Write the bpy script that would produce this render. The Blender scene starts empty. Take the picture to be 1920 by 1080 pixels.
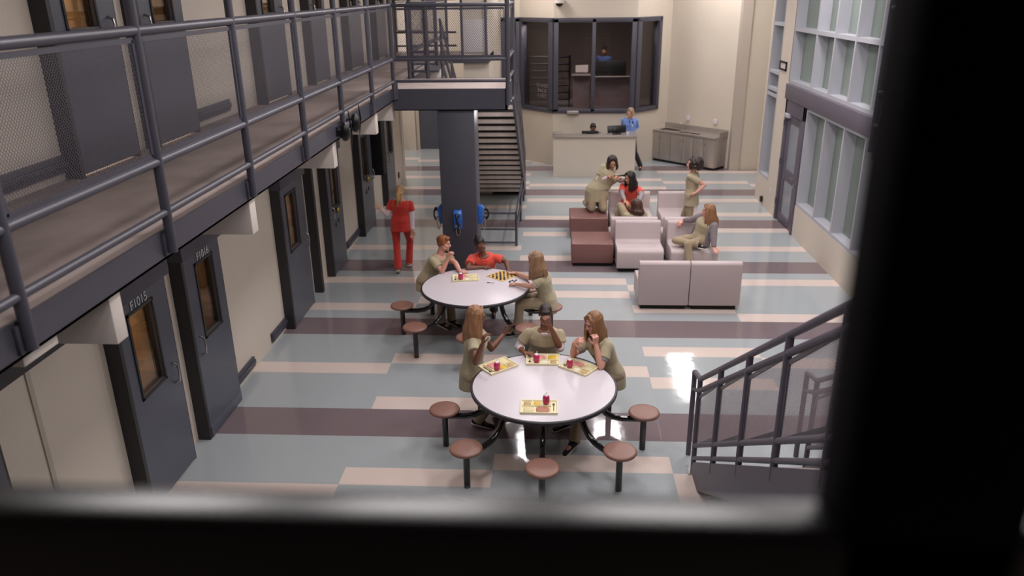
import bpy, bmesh, math, random
from mathutils import Vector, Matrix
random.seed(7)
SC = bpy.context.scene
COL = SC.collection
PI = math.pi
T = 0.3048                      # floor tile
Y0 = 7.466                      # y of tile row 0
WM = {}                         # world matrix of every object while building

def V(*a): return Vector(a)

# ------------------------------------------------------------------ materials
def lin(c):
    r = []
    for v in c:
        v /= 255.0
        r.append(v/12.92 if v <= .04045 else ((v+.055)/1.055)**2.4)
    return (*r, 1)

MATS = {}
def mat(name, rgb, rough=.5, metal=0.0, bump=None, var=None, spec=.5, coat=0.0, sheen=0.0, stretch=None):
    """principled material; bump=(scale,strength) noise bump; var=(scale,amount) colour variation"""
    if name in MATS: return MATS[name]
    m = bpy.data.materials.new(name); m.use_nodes = True
    nt = m.node_tree; b = nt.nodes['Principled BSDF']
    b.inputs['Base Color'].default_value = lin(rgb)
    b.inputs['Roughness'].default_value = rough
    b.inputs['Metallic'].default_value = metal
    b.inputs['Specular IOR Level'].default_value = spec
    b.inputs['Coat Weight'].default_value = coat
    b.inputs['Sheen Weight'].default_value = sheen
    tc = None
    if bump or var:
        tc = nt.nodes.new('ShaderNodeTexCoord')
        vec = tc.outputs['Object']
        if stretch:
            mp = nt.nodes.new('ShaderNodeMapping'); mp.inputs['Scale'].default_value = stretch
            nt.links.new(vec, mp.inputs[0]); vec = mp.outputs[0]
    if bump:
        n = nt.nodes.new('ShaderNodeTexNoise'); n.inputs['Scale'].default_value = bump[0]; n.inputs['Detail'].default_value = bump[3] if len(bump) > 3 else 4
        nt.links.new(vec, n.inputs['Vector'])
        bp = nt.nodes.new('ShaderNodeBump'); bp.inputs['Strength'].default_value = bump[1]
        bp.inputs['Distance'].default_value = bump[2] if len(bump) > 2 else .01
        nt.links.new(n.outputs['Fac'], bp.inputs['Height']); nt.links.new(bp.outputs[0], b.inputs['Normal'])
    if var:
        n2 = nt.nodes.new('ShaderNodeTexNoise'); n2.inputs['Scale'].default_value = var[0]; n2.inputs['Detail'].default_value = 5
        nt.links.new(vec, n2.inputs['Vector'])
        mr = nt.nodes.new('ShaderNodeMapRange'); mr.inputs[1].default_value = .3; mr.inputs[2].default_value = .7
        mr.inputs[3].default_value = 1-var[1]; mr.inputs[4].default_value = 1+var[1]
        nt.links.new(n2.outputs['Fac'], mr.inputs[0])
        mx = nt.nodes.new('ShaderNodeMix'); mx.data_type = 'RGBA'; mx.blend_type = 'MULTIPLY'; mx.inputs[0].default_value = 1
        mx.inputs[6].default_value = lin(rgb)
        nt.links.new(mr.outputs[0], mx.inputs[7]); nt.links.new(mx.outputs[2], b.inputs['Base Color'])
    MATS[name] = m
    return m

def mnode(nt, op, a, b=None, c=None):
    n = nt.nodes.new('ShaderNodeMath'); n.operation = op
    for i, v in enumerate((a, b, c)):
        if v is None: continue
        if isinstance(v, (int, float)): n.inputs[i].default_value = v
        else: nt.links.new(v, n.inputs[i])
    return n.outputs[0]

def perforated(name, rgb, pitch, frac=.37):
    """sheet steel punched with a staggered hole pattern, metric UVs"""
    m = bpy.data.materials.new(name); m.use_nodes = True; nt = m.node_tree
    b = nt.nodes['Principled BSDF']; b.inputs['Base Color'].default_value = lin(rgb)
    b.inputs['Roughness'].default_value = .5; b.inputs['Metallic'].default_value = .3
    uv = nt.nodes.new('ShaderNodeUVMap'); sp = nt.nodes.new('ShaderNodeSeparateXYZ'); nt.links.new(uv.outputs[0], sp.inputs[0])
    px, py = pitch, pitch*1.25
    def dist(off):
        u = mnode(nt, 'SUBTRACT', mnode(nt, 'FRACT', mnode(nt, 'MULTIPLY_ADD', sp.outputs[0], 1/px, off)), .5)
        v = mnode(nt, 'SUBTRACT', mnode(nt, 'FRACT', mnode(nt, 'MULTIPLY_ADD', sp.outputs[1], 1/py, off)), .5)
        v = mnode(nt, 'MULTIPLY', v, py/px)
        return mnode(nt, 'ADD', mnode(nt, 'MULTIPLY', u, u), mnode(nt, 'MULTIPLY', v, v))
    d = mnode(nt, 'MINIMUM', dist(100.0), dist(100.5))
    hole = mnode(nt, 'LESS_THAN', d, frac*frac)
    tr = nt.nodes.new('ShaderNodeBsdfTransparent'); mx = nt.nodes.new('ShaderNodeMixShader')
    nt.links.new(hole, mx.inputs[0]); nt.links.new(b.outputs[0], mx.inputs[1]); nt.links.new(tr.outputs[0], mx.inputs[2])
    nt.links.new(mx.outputs[0], nt.nodes['Material Output'].inputs[0])
    MATS[name] = m
    return m

def glass(name, tint, gloss=.12, rough=.03, milky=0.0, milk=(150, 160, 155)):
    """flat pane: tinted see-through with mirror reflection, optionally milky"""
    m = bpy.data.materials.new(name); m.use_nodes = True; nt = m.node_tree
    for n in list(nt.nodes):
        if n.type == 'BSDF_PRINCIPLED': nt.nodes.remove(n)
    tr = nt.nodes.new('ShaderNodeBsdfTransparent'); tr.inputs[0].default_value = lin(tint)
    gl = nt.nodes.new('ShaderNodeBsdfGlossy'); gl.inputs['Roughness'].default_value = rough
    fr = nt.nodes.new('ShaderNodeLayerWeight'); fr.inputs[0].default_value = .35
    f = mnode(nt, 'MULTIPLY_ADD', fr.outputs['Fresnel'], .6, gloss*.3)
    base = tr.outputs[0]
    if milky:
        df = nt.nodes.new('ShaderNodeBsdfDiffuse'); df.inputs[0].default_value = lin(milk)
        mm = nt.nodes.new('ShaderNodeMixShader'); mm.inputs[0].default_value = milky
        nt.links.new(tr.outputs[0], mm.inputs[1]); nt.links.new(df.outputs[0], mm.inputs[2]); base = mm.outputs[0]
    mx = nt.nodes.new('ShaderNodeMixShader')
    nt.links.new(f, mx.inputs[0]); nt.links.new(base, mx.inputs[1]); nt.links.new(gl.outputs[0], mx.inputs[2])
    nt.links.new(mx.outputs[0], nt.nodes['Material Output'].inputs[0])
    MATS[name] = m
    return m

def block_wall(name, rgb, rough=.75):
    """painted concrete block: faint courses in the bump"""
    m = mat(name, rgb, rough, var=(.8, .03))
    nt = m.node_tree; b = nt.nodes['Principled BSDF']
    tc = nt.nodes.new('ShaderNodeTexCoord'); sp = nt.nodes.new('ShaderNodeSeparateXYZ'); nt.links.new(tc.outputs['Object'], sp.inputs[0])
    cb = nt.nodes.new('ShaderNodeCombineXYZ')
    nt.links.new(mnode(nt, 'ADD', sp.outputs[0], sp.outputs[1]), cb.inputs[0]); nt.links.new(sp.outputs[2], cb.inputs[1])
    br = nt.nodes.new('ShaderNodeTexBrick'); br.inputs['Scale'].default_value = 1
    br.inputs['Brick Width'].default_value = .4; br.inputs['Row Height'].default_value = .2; br.inputs['Mortar Size'].default_value = .006
    br.inputs['Color1'].default_value = (1, 1, 1, 1); br.inputs['Color2'].default_value = (1, 1, 1, 1); br.inputs['Mortar'].default_value = (0, 0, 0, 1)
    nt.links.new(cb.outputs[0], br.inputs['Vector'])
    bp = nt.nodes.new('ShaderNodeBump'); bp.inputs['Strength'].default_value = .35; bp.inputs['Distance'].default_value = .01
    nt.links.new(br.outputs['Color'], bp.inputs['Height']); nt.links.new(bp.outputs[0], b.inputs['Normal'])
    return m

# ------------------------------------------------------------------ mesh builder
class MB:
    def __init__(self): self.bm = bmesh.new()
    def face(self, pts, mi=0):
        vs = [self.bm.verts.new(p) for p in pts]
        f = self.bm.faces.new(vs); f.material_index = mi; return f
    def bx(self, x0, x1, y0, y1, z0, z1, mi=0, M=None):
        P = [V(x, y, z) for z in (z0, z1) for x, y in ((x0, y0), (x1, y0), (x1, y1), (x0, y1))]
        if M: P = [M @ p for p in P]
        vs = [self.bm.verts.new(p) for p in P]
        for q in ((3, 2, 1, 0), (4, 5, 6, 7), (0, 1, 5, 4), (1, 2, 6, 5), (2, 3, 7, 6), (3, 0, 4, 7)):
            f = self.bm.faces.new([vs[i] for i in q]); f.material_index = mi
        return self
    def rings(self, rings, mi=0, cap0=True, cap1=True, close=False):
        R = [[self.bm.verts.new(p) for p in r] for r in rings]
        n = len(R[0])
        seq = list(zip(R, R[1:])) + ([(R[-1], R[0])] if close else [])
        for a, b in seq:
            for i in range(n):
                f = self.bm.faces.new((a[i], a[(i+1) % n], b[(i+1) % n], b[i])); f.material_index = mi
        if not close:
            if cap0: f = self.bm.faces.new(R[0][::-1]); f.material_index = mi
            if cap1: f = self.bm.faces.new(R[-1]); f.material_index = mi
        return self
    def tube(self, pts, r, seg=10, mi=0, close=False):
        pts = [Vector(p) for p in pts]; n = len(pts); rr = r if isinstance(r, (list, tuple)) else [r]*n
        rings = []; prev = None
        for i, p in enumerate(pts):
            if close: t = (pts[(i+1) % n]-pts[i-1]).normalized()
            else: t = ((pts[min(i+1, n-1)]-p).normalized()+(p-pts[max(i-1, 0)]).normalized()).normalized()
            if prev is None:
                a = V(0, 0, 1) if abs(t.z) < .9 else V(1, 0, 0)
                u = t.cross(a).normalized()
            else: u = (prev-t*prev.dot(t)).normalized()
            prev = u; w = t.cross(u)
            rings.append([p+(u*math.cos(k*2*PI/seg)+w*math.sin(k*2*PI/seg))*rr[i] for k in range(seg)])
        return self.rings(rings, mi, close=close)
    def cyl(self, p0, p1, r, seg=14, mi=0): return self.tube([p0, p1], r, seg, mi)
    def bar(self, p0, p1, w, h, up=None, mi=0):
        """square bar from p0 to p1, w across, h along 'up'"""
        p0, p1 = Vector(p0), Vector(p1); t = (p1-p0).normalized()
        up = Vector(up) if up else (V(0, 0, 1) if abs(t.z) < .9 else V(0, 1, 0))
        s = t.cross(up).normalized(); u = s.cross(t).normalized()
        q = [s*w/2+u*h/2, -s*w/2+u*h/2, -s*w/2-u*h/2, s*w/2-u*h/2]
        return self.rings([[p0+a for a in q], [p1+a for a in q]], mi)
    def prism(self, poly, axis, a, b, mi=0):
        """extrude a 2-D polygon along axis 'x','y' or 'z' from a to b"""
        def P(p, t):
            return {'x': V(t, p[0], p[1]), 'y': V(p[0], t, p[1]), 'z': V(p[0], p[1], t)}[axis]
        return self.rings([[P(p, a) for p in poly], [P(p, b) for p in poly]], mi)
    def lathe(self, c, prof, seg=32, mi=0):
        c = Vector(c)
        return self.rings([[c+V(r*math.cos(k*2*PI/seg), r*math.sin(k*2*PI/seg), z) for k in range(seg)] for r, z in prof], mi)
    def ell(self, c, r, M=None, su=16, sv=10, mi=0):
        c = Vector(c); rings = []
        for j in range(1, sv):
            th = PI*j/sv
            ring = []
            for i in range(su):
                ph = 2*PI*i/su
                p = V(r[0]*math.sin(th)*math.cos(ph), r[1]*math.sin(th)*math.sin(ph), -r[2]*math.cos(th))
                ring.append(c+(M @ p if M else p))
            rings.append(ring)
        return self.rings(rings, mi)
    def build(self, name, material, parent=None, bevel=0, seg=2, smooth=40, uvfn=None, local=False):
        bm = self.bm
        bmesh.ops.recalc_face_normals(bm, faces=bm.faces[:])
        if bevel:
            es = [e for e in bm.edges if len(e.link_faces) == 2 and e.calc_face_angle(0) > .5]
            bmesh.ops.bevel(bm, geom=es, offset=bevel, segments=seg, affect='EDGES', profile=.5, clamp_overlap=True)
        c = V(0, 0, 0)
        if not local:
            xs = [v.co for v in bm.verts]
            lo = V(*[min(p[i] for p in xs) for i in range(3)]); hi = V(*[max(p[i] for p in xs) for i in range(3)])
            c = (lo+hi)/2
            c.z = lo.z
            for v in bm.verts: v.co -= c
        me = bpy.data.meshes.new(name)
        if uvfn:
            lay = bm.loops.layers.uv.new('UVMap')
            for f in bm.faces:
                for l in f.loops: l[lay].uv = uvfn(l.vert.co+c)
        bm.to_mesh(me); bm.free()
        if smooth:
            me.polygons.foreach_set('use_smooth', [True]*len(me.polygons)); me.set_sharp_from_angle(angle=math.radians(smooth))
        for m in (material if isinstance(material, (list, tuple)) else [material]): me.materials.append(m)
        return link(name, me, c, parent)

def link(name, me, c, parent=None):
    o = bpy.data.objects.new(name, me); COL.objects.link(o)
    o.location = c; WM[o] = Matrix.Translation(c)
    if parent: adopt(o, parent)
    return o
def adopt(o, parent):
    o.parent = parent; o.matrix_parent_inverse = WM[parent].inverted()
def thing(name, loc, label, cat, group=None, rz=0):
    o = bpy.data.objects.new(name, None); COL.objects.link(o); o.location = loc; o.rotation_euler = (0, 0, rz)
    o.empty_display_size = .1
    WM[o] = Matrix.Translation(Vector(loc)) @ Matrix.Rotation(rz, 4, 'Z')
    return tag(o, label, cat, group)
def tag(o, label=None, cat=None, group=None, kind=None):
    if label: o['label'] = label
    if cat: o['category'] = cat
    if group: o['group'] = group
    if kind: o['kind'] = kind
    return o
def struct(o, label=None): o['kind'] = 'structure'; return tag(o, label)
def dup(o, loc=None, rz=None, label=None, group=None, parent=None):
    c = o.copy(); COL.objects.link(c)
    if parent is not None: c.parent = parent
    for ch in list(o.children): dup(ch, parent=c)
    if loc is not None: c.location = loc
    if rz is not None: c.rotation_euler = (0, 0, rz)
    if label: c['label'] = label
    if group: c['group'] = group
    return c
def text_mesh(s, size, depth=.002):
    cu = bpy.data.curves.new('lettering', 'FONT'); cu.body = s; cu.size = size; cu.extrude = depth; cu.align_x = 'CENTER'; cu.align_y = 'CENTER'
    o = bpy.data.objects.new('lettering', cu); COL.objects.link(o)
    dg = bpy.context.evaluated_depsgraph_get(); me = bpy.data.meshes.new_from_object(o.evaluated_get(dg))
    bpy.data.objects.remove(o); bpy.data.curves.remove(cu)
    return me
def lettering(s, size, M, material, parent, name='lettering', slant=0):
    me = text_mesh(s, size); me.transform(M); me.materials.clear(); me.materials.append(material)
    return link(name, me, V(0, 0, 0), parent)
# ------------------------------------------------------------------ palette
M_wall = block_wall('painted_block_wall', (197, 187, 173))
M_wall2 = mat('painted_plaster', (200, 189, 176), .7, var=(.7, .03))
M_pier = mat('pier_shade_and_seam_taupe', (176, 165, 154), .7)  # pilaster's shaded facet put in as a darker colour; also the wall seam strip
M_white = mat('white_concrete_paint', (205, 195, 188), .65, var=(2, .04))
M_steel = mat('blue_grey_steel_paint', (68, 67, 77), .38, var=(3, .05))
M_beam = mat('dark_steel_paint', (66, 65, 76), .42, var=(3, .06))
M_door = mat('slate_door_paint', (78, 81, 92), .35, var=(2, .06))
M_jamb = mat('dark_jamb_paint', (42, 40, 42), .5)
M_mull = mat('pale_aluminium', (178, 178, 186), .45, metal=.15)
M_gold = mat('purple_grey_steel', (88, 82, 94), .5)
M_conc = mat('walkway_concrete', (152, 138, 134), .8, bump=(30, .2), var=(1.6, .22))
M_chrome = mat('satin_chrome', (190, 186, 184), .25, metal=1)
M_black = mat('black_plastic', (14, 13, 15), .35)
M_blackgloss = mat('black_gloss_enamel', (16, 12, 14), .12, coat=.5)
M_blackm = mat('black_matte', (8, 8, 9), .7)
M_stain = mat('brushed_stainless', (174, 166, 160), .34, metal=.6, var=(3, .05), stretch=(1, 1, .1))
M_table = mat('white_laminate', (208, 201, 207), .3)
M_edge = mat('dark_rubber_edge', (44, 40, 46), .45)
M_seat = mat('brown_moulded_seat', (134, 96, 84), .42)
M_sofa = mat('pale_mauve_vinyl', (186, 171, 171), .45, bump=(120, .05))
M_ott = mat('maroon_brown_vinyl', (122, 84, 80), .36, bump=(120, .06))
M_blue = mat('bright_blue_plastic', (46, 104, 190), .35)
M_cord = mat('steel_cord', (170, 160, 150), .4, metal=.6)
M_letter = mat('pale_stencil_paint', (190, 188, 190), .6)
M_tray = mat('cream_yellow_tray', (232, 223, 184), .4)
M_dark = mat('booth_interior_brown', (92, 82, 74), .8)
M_boothdesk = mat('booth_desk_grey', (168, 152, 154), .5)
M_interior = mat('cell_interior', (190, 166, 138), .8, var=(1.2, .25))
M_perf = perforated('perforated_steel', (74, 70, 78), .021, .335)
M_perf2 = perforated('stair_mesh_steel', (150, 138, 144), .017, .26)
M_glass = glass('booth_glass', (182, 178, 178), .02)
M_cellglass = glass('cell_glass', (205, 190, 170), .15)
M_winglass = glass('tinted_window_glass', (190, 205, 198), .12, milky=.55, milk=(160, 172, 164))
M_frost = glass('door_glass', (190, 195, 205), .1, milky=.6, milk=(170, 175, 185))
# ------------------------------------------------------------------ floor: vinyl tiles
def floor_mat(name, rgb):
    m = mat(name, rgb, .13, var=(90, .05))
    nt = m.node_tree; b = nt.nodes['Principled BSDF']
    tc = nt.nodes.new('ShaderNodeTexCoord')
    n = nt.nodes.new('ShaderNodeTexNoise'); n.inputs['Scale'].default_value = 3.2; n.inputs['Detail'].default_value = 3
    nt.links.new(tc.outputs['Object'], n.inputs['Vector'])
    n2 = nt.nodes.new('ShaderNodeTexNoise'); n2.inputs['Scale'].default_value = .8; n2.inputs['Detail'].default_value = 6
    nt.links.new(tc.outputs['Object'], n2.inputs['Vector'])
    mr = nt.nodes.new('ShaderNodeMapRange'); mr.inputs[3].default_value = .035; mr.inputs[4].default_value = .12
    nt.links.new(n2.outputs['Fac'], mr.inputs[0]); nt.links.new(mr.outputs[0], b.inputs['Roughness'])
    # tile joints
    sp = nt.nodes.new('ShaderNodeSeparateXYZ'); nt.links.new(tc.outputs['Object'], sp.inputs[0])
    def joint(o):
        f = mnode(nt, 'ABSOLUTE', mnode(nt, 'SUBTRACT', mnode(nt, 'FRACT', mnode(nt, 'MULTIPLY', sp.outputs[o], 1/T)), .5))
        return mnode(nt, 'GREATER_THAN', f, .491)
    j = mnode(nt, 'MAXIMUM', joint(0), joint(1))
    hsum = mnode(nt, 'SUBTRACT', mnode(nt, 'MULTIPLY', n.outputs['Fac'], 1.0), mnode(nt, 'MULTIPLY', j, .15))
    bp = nt.nodes.new('ShaderNodeBump'); bp.inputs['Strength'].default_value = .10; bp.inputs['Distance'].default_value = .02
    nt.links.new(hsum, bp.inputs['Height']); nt.links.new(bp.outputs[0], b.inputs['Normal'])
    return m
F_blue = floor_mat('blue_grey_vinyl', (160, 166, 169))
F_cream = floor_mat('cream_vinyl', (208, 192, 184))
F_brown = floor_mat('brown_vinyl', (118, 104, 108))
A, B_, C_, D_, E_ = -7.08, -2.0, 4.12, 9.25, 16.3
LO, HI = -20, 22
CREAM = [(-4, LO, A), (-3, A, B_), (-2, B_, C_), (-3, C_, D_), (-4, C_, C_+1), (-5, C_, C_+1), (-6, C_, C_+1),
 (5, LO, A), (6, A, B_), (5, B_, C_), (4, C_, D_), (2, A, B_), (7, C_, D_), (6, D_, E_), (12, LO, A), (13, A, B_), (12, C_, D_), (11, D_, HI),
 (14, B_, C_), (16, LO, C_), (15, C_, D_), (16, D_, HI), (20, B_, C_), (22, LO, B_), (22, D_, HI), (25, B_, .95), (26, D_, HI),
 (32, LO, B_), (29, B_, C_), (30, D_, HI), (38, LO, A), (38, A, B_), (34, B_, D_), (34, D_, 15.8), (40, -4, B_), (39, B_, 3), (38, 3, D_),
 (41, 5, D_), (40, D_, E_), (39, E_, HI), (42, LO, A), (43, A, B_), (44, D_, HI), (49, -13.1, B_), (50, LO, -13.1), (48, B_, 4)]
BROWN = [-9, 0, 9, 18, 27, 36, 45]
xs = sorted(set([LO, A, B_, .95, -4, 3, C_, C_+1, 5, D_, 15.8, E_, HI, -13.1]))
fl = MB()
for n in range(-36, 60):
    br = n in BROWN or n-1 in BROWN
    for a, b in zip(xs, xs[1:]):
        mi = 2 if br else 0
        if not br:
            for (r, m0, m1) in CREAM:
                if r == n and m0-1e-6 <= a and b <= m1+1e-6: mi = 1
        y0, y1 = Y0+n*T, Y0+(n+1)*T
        fl.face([V(a*T, y0, 0), V(b*T, y0, 0), V(b*T, y1, 0), V(a*T, y1, 0)], mi)
bmesh.ops.remove_doubles(fl.bm, verts=fl.bm.verts[:], dist=.001)
struct(fl.build('floor', [F_blue, F_cream, F_brown], smooth=0, local=True), 'glossy vinyl tile floor with cream and brown stripes on blue grey')

CEIL = 5.8
ZS = 3.276                       # mezzanine level
XW = -3.95
XR = 4.78
def wall(name, boxes, m, label=None):
    b = MB()
    for q in boxes: b.bx(*q)
    return struct(b.build(name, m, smooth=0), label)

wall('ceiling', [(-6.4, 6.6, -4, 25.6, CEIL, CEIL+.1)], mat('ceiling_white', (215, 212, 208), .9))
wall('wall_left', [(XW-.2, XW, -4, 19.95, 0, CEIL)], M_wall2, 'beige painted wall behind the row of cell doors')
wall('wall_front', [(-4.2, 6.6, -4.2, -4, 0, CEIL)], mat('dark_observation_room', (60, 58, 60), .9))
wall('trim_1', [(XW-.26, XW+.03, 19.95, 20.2, 0, CEIL)], M_white, 'white pier at the far end of the cell wall')
# far left recess
wall('wall_back_left', [(-6.4, -4.2, 24.3, 24.5, 0, CEIL), (-3.3, -2.1, 24.3, 24.5, 0, CEIL), (-4.2, -3.3, 24.3, 24.5, 2.1, CEIL), (-6.4, -6.2, 20.2, 24.3, 0, CEIL), (-6.2, XW-.26, 20.0, 20.2, 0, CEIL)], M_wall)
wall('trim_2', [(-4.55, -4.3, 24.15, 24.3, 0, CEIL)], M_wall2, 'beige pilaster on the far left back wall')
b = MB(); b.bx(-4.2, -3.3, 24.36, 24.41, 0, 2.1)
d = struct(b.build('door_1', M_door), 'dark blue grey door in the far left back wall')
b = MB(); b.ell((-3.42, 24.33, 1.0), (.03, .03, .03)); b.build('door_knob', M_chrome, d)
# side block between the recess and the booth
wall('wall_side', [(-2.1, -1.5, 18.6, 24.3, 0, CEIL)], M_wall, 'beige block wall behind the mezzanine')
# booth bay
bay = [(-1.5, 22.9), (-.97, 22.9), (-.02, 21.93), (2.2, 21.93), (3.26, 22.99)]
ZB0, ZB1 = 1.5, 3.93
def strip(mb, p, q, z0, z1, th=.18, mi=0):
    p, q = V(*p, 0), V(*q, 0); t = (q-p).normalized(); n = V(-t.y, t.x, 0)      # n points away from the hall
    mb.rings([[p+V(0, 0, z0), q+V(0, 0, z0), q+n*th+V(0, 0, z0), p+n*th+V(0, 0, z0)], [p+V(0, 0, z1), q+V(0, 0, z1), q+n*th+V(0, 0, z1), p+n*th+V(0, 0, z1)]], mi)
b = MB()
for p, q in zip(bay, bay[1:]):
    strip(b, p, q, 0, ZB0); strip(b, p, q, ZB1, CEIL)
k = 2.93
strip(b, (k, 21.93+k-2.2), bay[-1], ZB0, ZB1)
struct(b.build('wall_back', M_wall, smooth=0), 'cream block wall of the projecting control booth')
b = MB(); strip(b, (3.26, 22.99), (4.78, 21.47), 0, CEIL)
struct(b.build('wall_back_right', M_wall, smooth=0), 'slanting beige block wall behind the steel sink counter')
wall('trim_3', [(4.78, 5.04, 21.22, 21.7, 0, CEIL)], M_pier, 'pilaster right of the steel counter, shading painted in as taupe')
wall('wall_far_right', [(5.04, 6.6, 21.28, 21.5, 0, CEIL), (6.4, 6.6, 18.3, 21.3, 0, CEIL), (XR+.3, 6.6, 18.1, 18.3, 0, CEIL)], M_wall)
# booth windows: frame with posts, glass as child
def bay_window(name, p, q, m0=.07, m1=.07, label=None, mids=()):
    P, Q = V(*p, 0), V(*q, 0); t = (Q-P).normalized(); n = V(-t.y, t.x, 0); L = (Q-P).length
    fb = MB()
    def seg(s0, s1, z0, z1, o0=-.05, o1=.14):
        a, c = P+t*s0, P+t*s1
        fb.rings([[a+n*o0+V(0, 0, z0), c+n*o0+V(0, 0, z0), c+n*o1+V(0, 0, z0), a+n*o1+V(0, 0, z0)], [a+n*o0+V(0, 0, z1), c+n*o0+V(0, 0, z1), c+n*o1+V(0, 0, z1), a+n*o1+V(0, 0, z1)]])
    seg(0, m0, ZB0, ZB1); seg(L-m1, L, ZB0, ZB1)
    for s in mids: seg(s-.05, s+.05, ZB0, ZB1)
    seg(0, L, ZB0-.04, ZB0+.07); seg(0, L, ZB1-.09, ZB1+.03)
    f = struct(fb.build(name, M_steel, bevel=.006), label)
    g = MB(); a, c = P+t*m0+n*.06, Q-t*m1+n*.06
    g.rings([[a+V(0, 0, ZB0+.05), c+V(0, 0, ZB0+.05), c+n*.012+V(0, 0, ZB0+.05), a+n*.012+V(0, 0, ZB0+.05)], [a+V(0, 0, ZB1-.05), c+V(0, 0, ZB1-.05), c+n*.012+V(0, 0, ZB1-.05), a+n*.012+V(0, 0, ZB1-.05)]])
    g.build('glass', M_glass, f, smooth=0)
    return f
bay_window('window_1', bay[0], bay[1], .16, .12, 'leftmost narrow booth window half behind the stair')
w2 = bay_window('window_2', bay[1], bay[2], .12, .16, 'angled left booth window with stand back lettering')
bay_window('window_3', bay[2], bay[3], .13, .13, 'wide front booth window with a centre post', mids=(1.08,))
bay_window('window_4', bay[3], (2.93, 22.66), .17, .12, 'narrow angled booth window on the right')
Mx = Matrix.Translation(V(-.33, 22.23, 0)) @ Matrix.Rotation(-PI/4, 4, 'Z') @ Matrix.Rotation(PI/2, 4, 'X')
for i, s in enumerate(('STAND', 'BACK', '5 FEET')):
    lettering(s, .14, Matrix.Translation(V(0, 0, 2.17-i*.135)) @ Mx, mat('faded_letter', (120, 112, 110), .8), w2)
# booth interior
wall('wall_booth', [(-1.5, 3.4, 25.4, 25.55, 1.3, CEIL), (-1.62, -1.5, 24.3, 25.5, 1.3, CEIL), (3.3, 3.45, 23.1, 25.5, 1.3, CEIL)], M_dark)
b = MB(); b.prism([(-1.4, 23.1), (-.9, 23.1), (.05, 22.13), (2.13, 22.13), (3.2, 23.2), (3.3, 25.4), (-1.5, 25.4)], 'z', 1.3, 1.42)
struct(b.build('floor_booth', mat('booth_carpet', (130, 118, 118), .8), smooth=0))
# ------------------------------------------------------------------ right wall with tall windows
boxes = [(XR, XR+.3, -4, 9.2, 0, CEIL), (XR, XR+.3, 9.2, 15.2, 0, .63), (XR, XR+.3, 16.55, 17.3, 0, CEIL), (XR, XR+.3, 18.14, 18.3, 0, CEIL),
         (XR, XR+.3, 17.3, 18.14, 0, .62)]
wall('wall_right', boxes, M_wall2, 'beige wall with tall windows on the right')
b = MB(); b.bx(XR-.05, XR+.3, 9.2, 16.56, 2.53, 2.83)
struct(b.build('trim_4', M_gold, bevel=.01), 'dark steel beam across the right window wall')
def tall_window(name, ys, zs, label, deep=.24, mm=.055, glassm=None, z_sill=None):
    f = MB()
    for y in ys: f.bx(XR, XR+deep, y-mm/2, y+mm/2, zs[0], zs[-1])
    for z in zs: f.bx(XR+.002, XR+deep, ys[0], ys[-1], z-.035, z+.035)
    o = struct(f.build(name, M_mull, smooth=0), label)
    for y0, y1 in zip(ys, ys[1:]):
        for z0, z1 in zip(zs, zs[1:]):
            g = MB(); g.bx(XR+deep-.035, XR+deep-.02, y0+mm/2, y1-mm/2, z0+.035, z1-.035)
            g.build('pane', glassm or M_winglass, o, smooth=0)
    return o
tall_window('window_5', [9.25, 10.22, 11.2, 12.18, 13.14, 14.1, 15.14], [.66, 2.5], 'row of tall lower windows along the right wall')
tall_window('window_6', [9.25, 10.2, 11.2, 12.19, 13.18, 14.16, 15.14, 16.55], [2.87, 3.88, 5.75], 'grid of upper windows above the dark beam')
tall_window('window_7', [17.32, 18.13], [.65, 2.46, 2.58, 2.94, 3.93, 5.75], 'narrow full height window beyond the right door')
# corridor behind the panes
wall('wall_corridor', [(7.6, 7.8, 4, 19, 0, CEIL), (XR+.3, 7.6, 3.9, 4, 0, CEIL), (6.6, 7.6, 18.3, 18.5, 0, CEIL)], mat('corridor_green_grey', (176, 178, 164), .8))
wall('ceiling_corridor', [(6.6, 7.8, 4, 18.5, CEIL, CEIL+.1)], M_wall2)
b = MB()
for i in range(5): b.bx(7.3, 7.6, 6+i*2.6, 6.35+i*2.6, 0, CEIL)
struct(b.build('trim_5', mat('corridor_pier', (120, 112, 100), .8), smooth=0))
wall('floor_corridor', [(5.08, 7.8, 4, 18.3, -.02, .0)], F_blue)
# glazed steel door on the right
fb = MB(); y0, y1 = 15.22, 16.53
fb.bx(XR-.02, XR+.26, y0, y0+.1, 0, 2.53); fb.bx(XR-.02, XR+.26, y1-.1, y1, 0, 2.53); fb.bx(XR-.02, XR+.26, y0, y1, 2.25, 2.53)
fr = struct(fb.build('door_2', M_gold, bevel=.006), 'grey steel door with two glass lights in the right wall')
db = MB(); ya, yb = y0+.1, y1-.1
db.bx(XR+.02, XR+.07, ya, ya+.27, .02, 2.25); db.bx(XR+.02, XR+.07, yb-.2, yb, .02, 2.25)
for z0, z1 in ((.02, .2), (.92, 1.16), (2.08, 2.25)): db.bx(XR+.02, XR+.07, ya+.27, yb-.2, z0, z1)
lf = db.build('door_leaf', M_gold, fr, bevel=.004)
for z0, z1 in ((.2, .92), (1.16, 2.08)):
    g = MB(); g.bx(XR+.04, XR+.055, ya+.27, yb-.2, z0, z1); g.build('glass', M_frost, lf, smooth=0)
h = MB(); h.tube([(XR+.02, ya+.13, 1.1), (XR-.05, ya+.13, 1.1), (XR-.05, ya+.24, 1.1)], .012); h.build('door_handle', M_chrome, lf)
h = MB(); h.bx(XR-.005, XR+.02, ya+.09, ya+.17, .9, .98); h.build('lock_plate', M_chrome, lf, bevel=.004)
h = MB(); h.bx(XR-.06, XR+.02, yb-.28, yb-.02, 2.18, 2.26); h.build('door_closer', M_mull, fr, bevel=.006)
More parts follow.
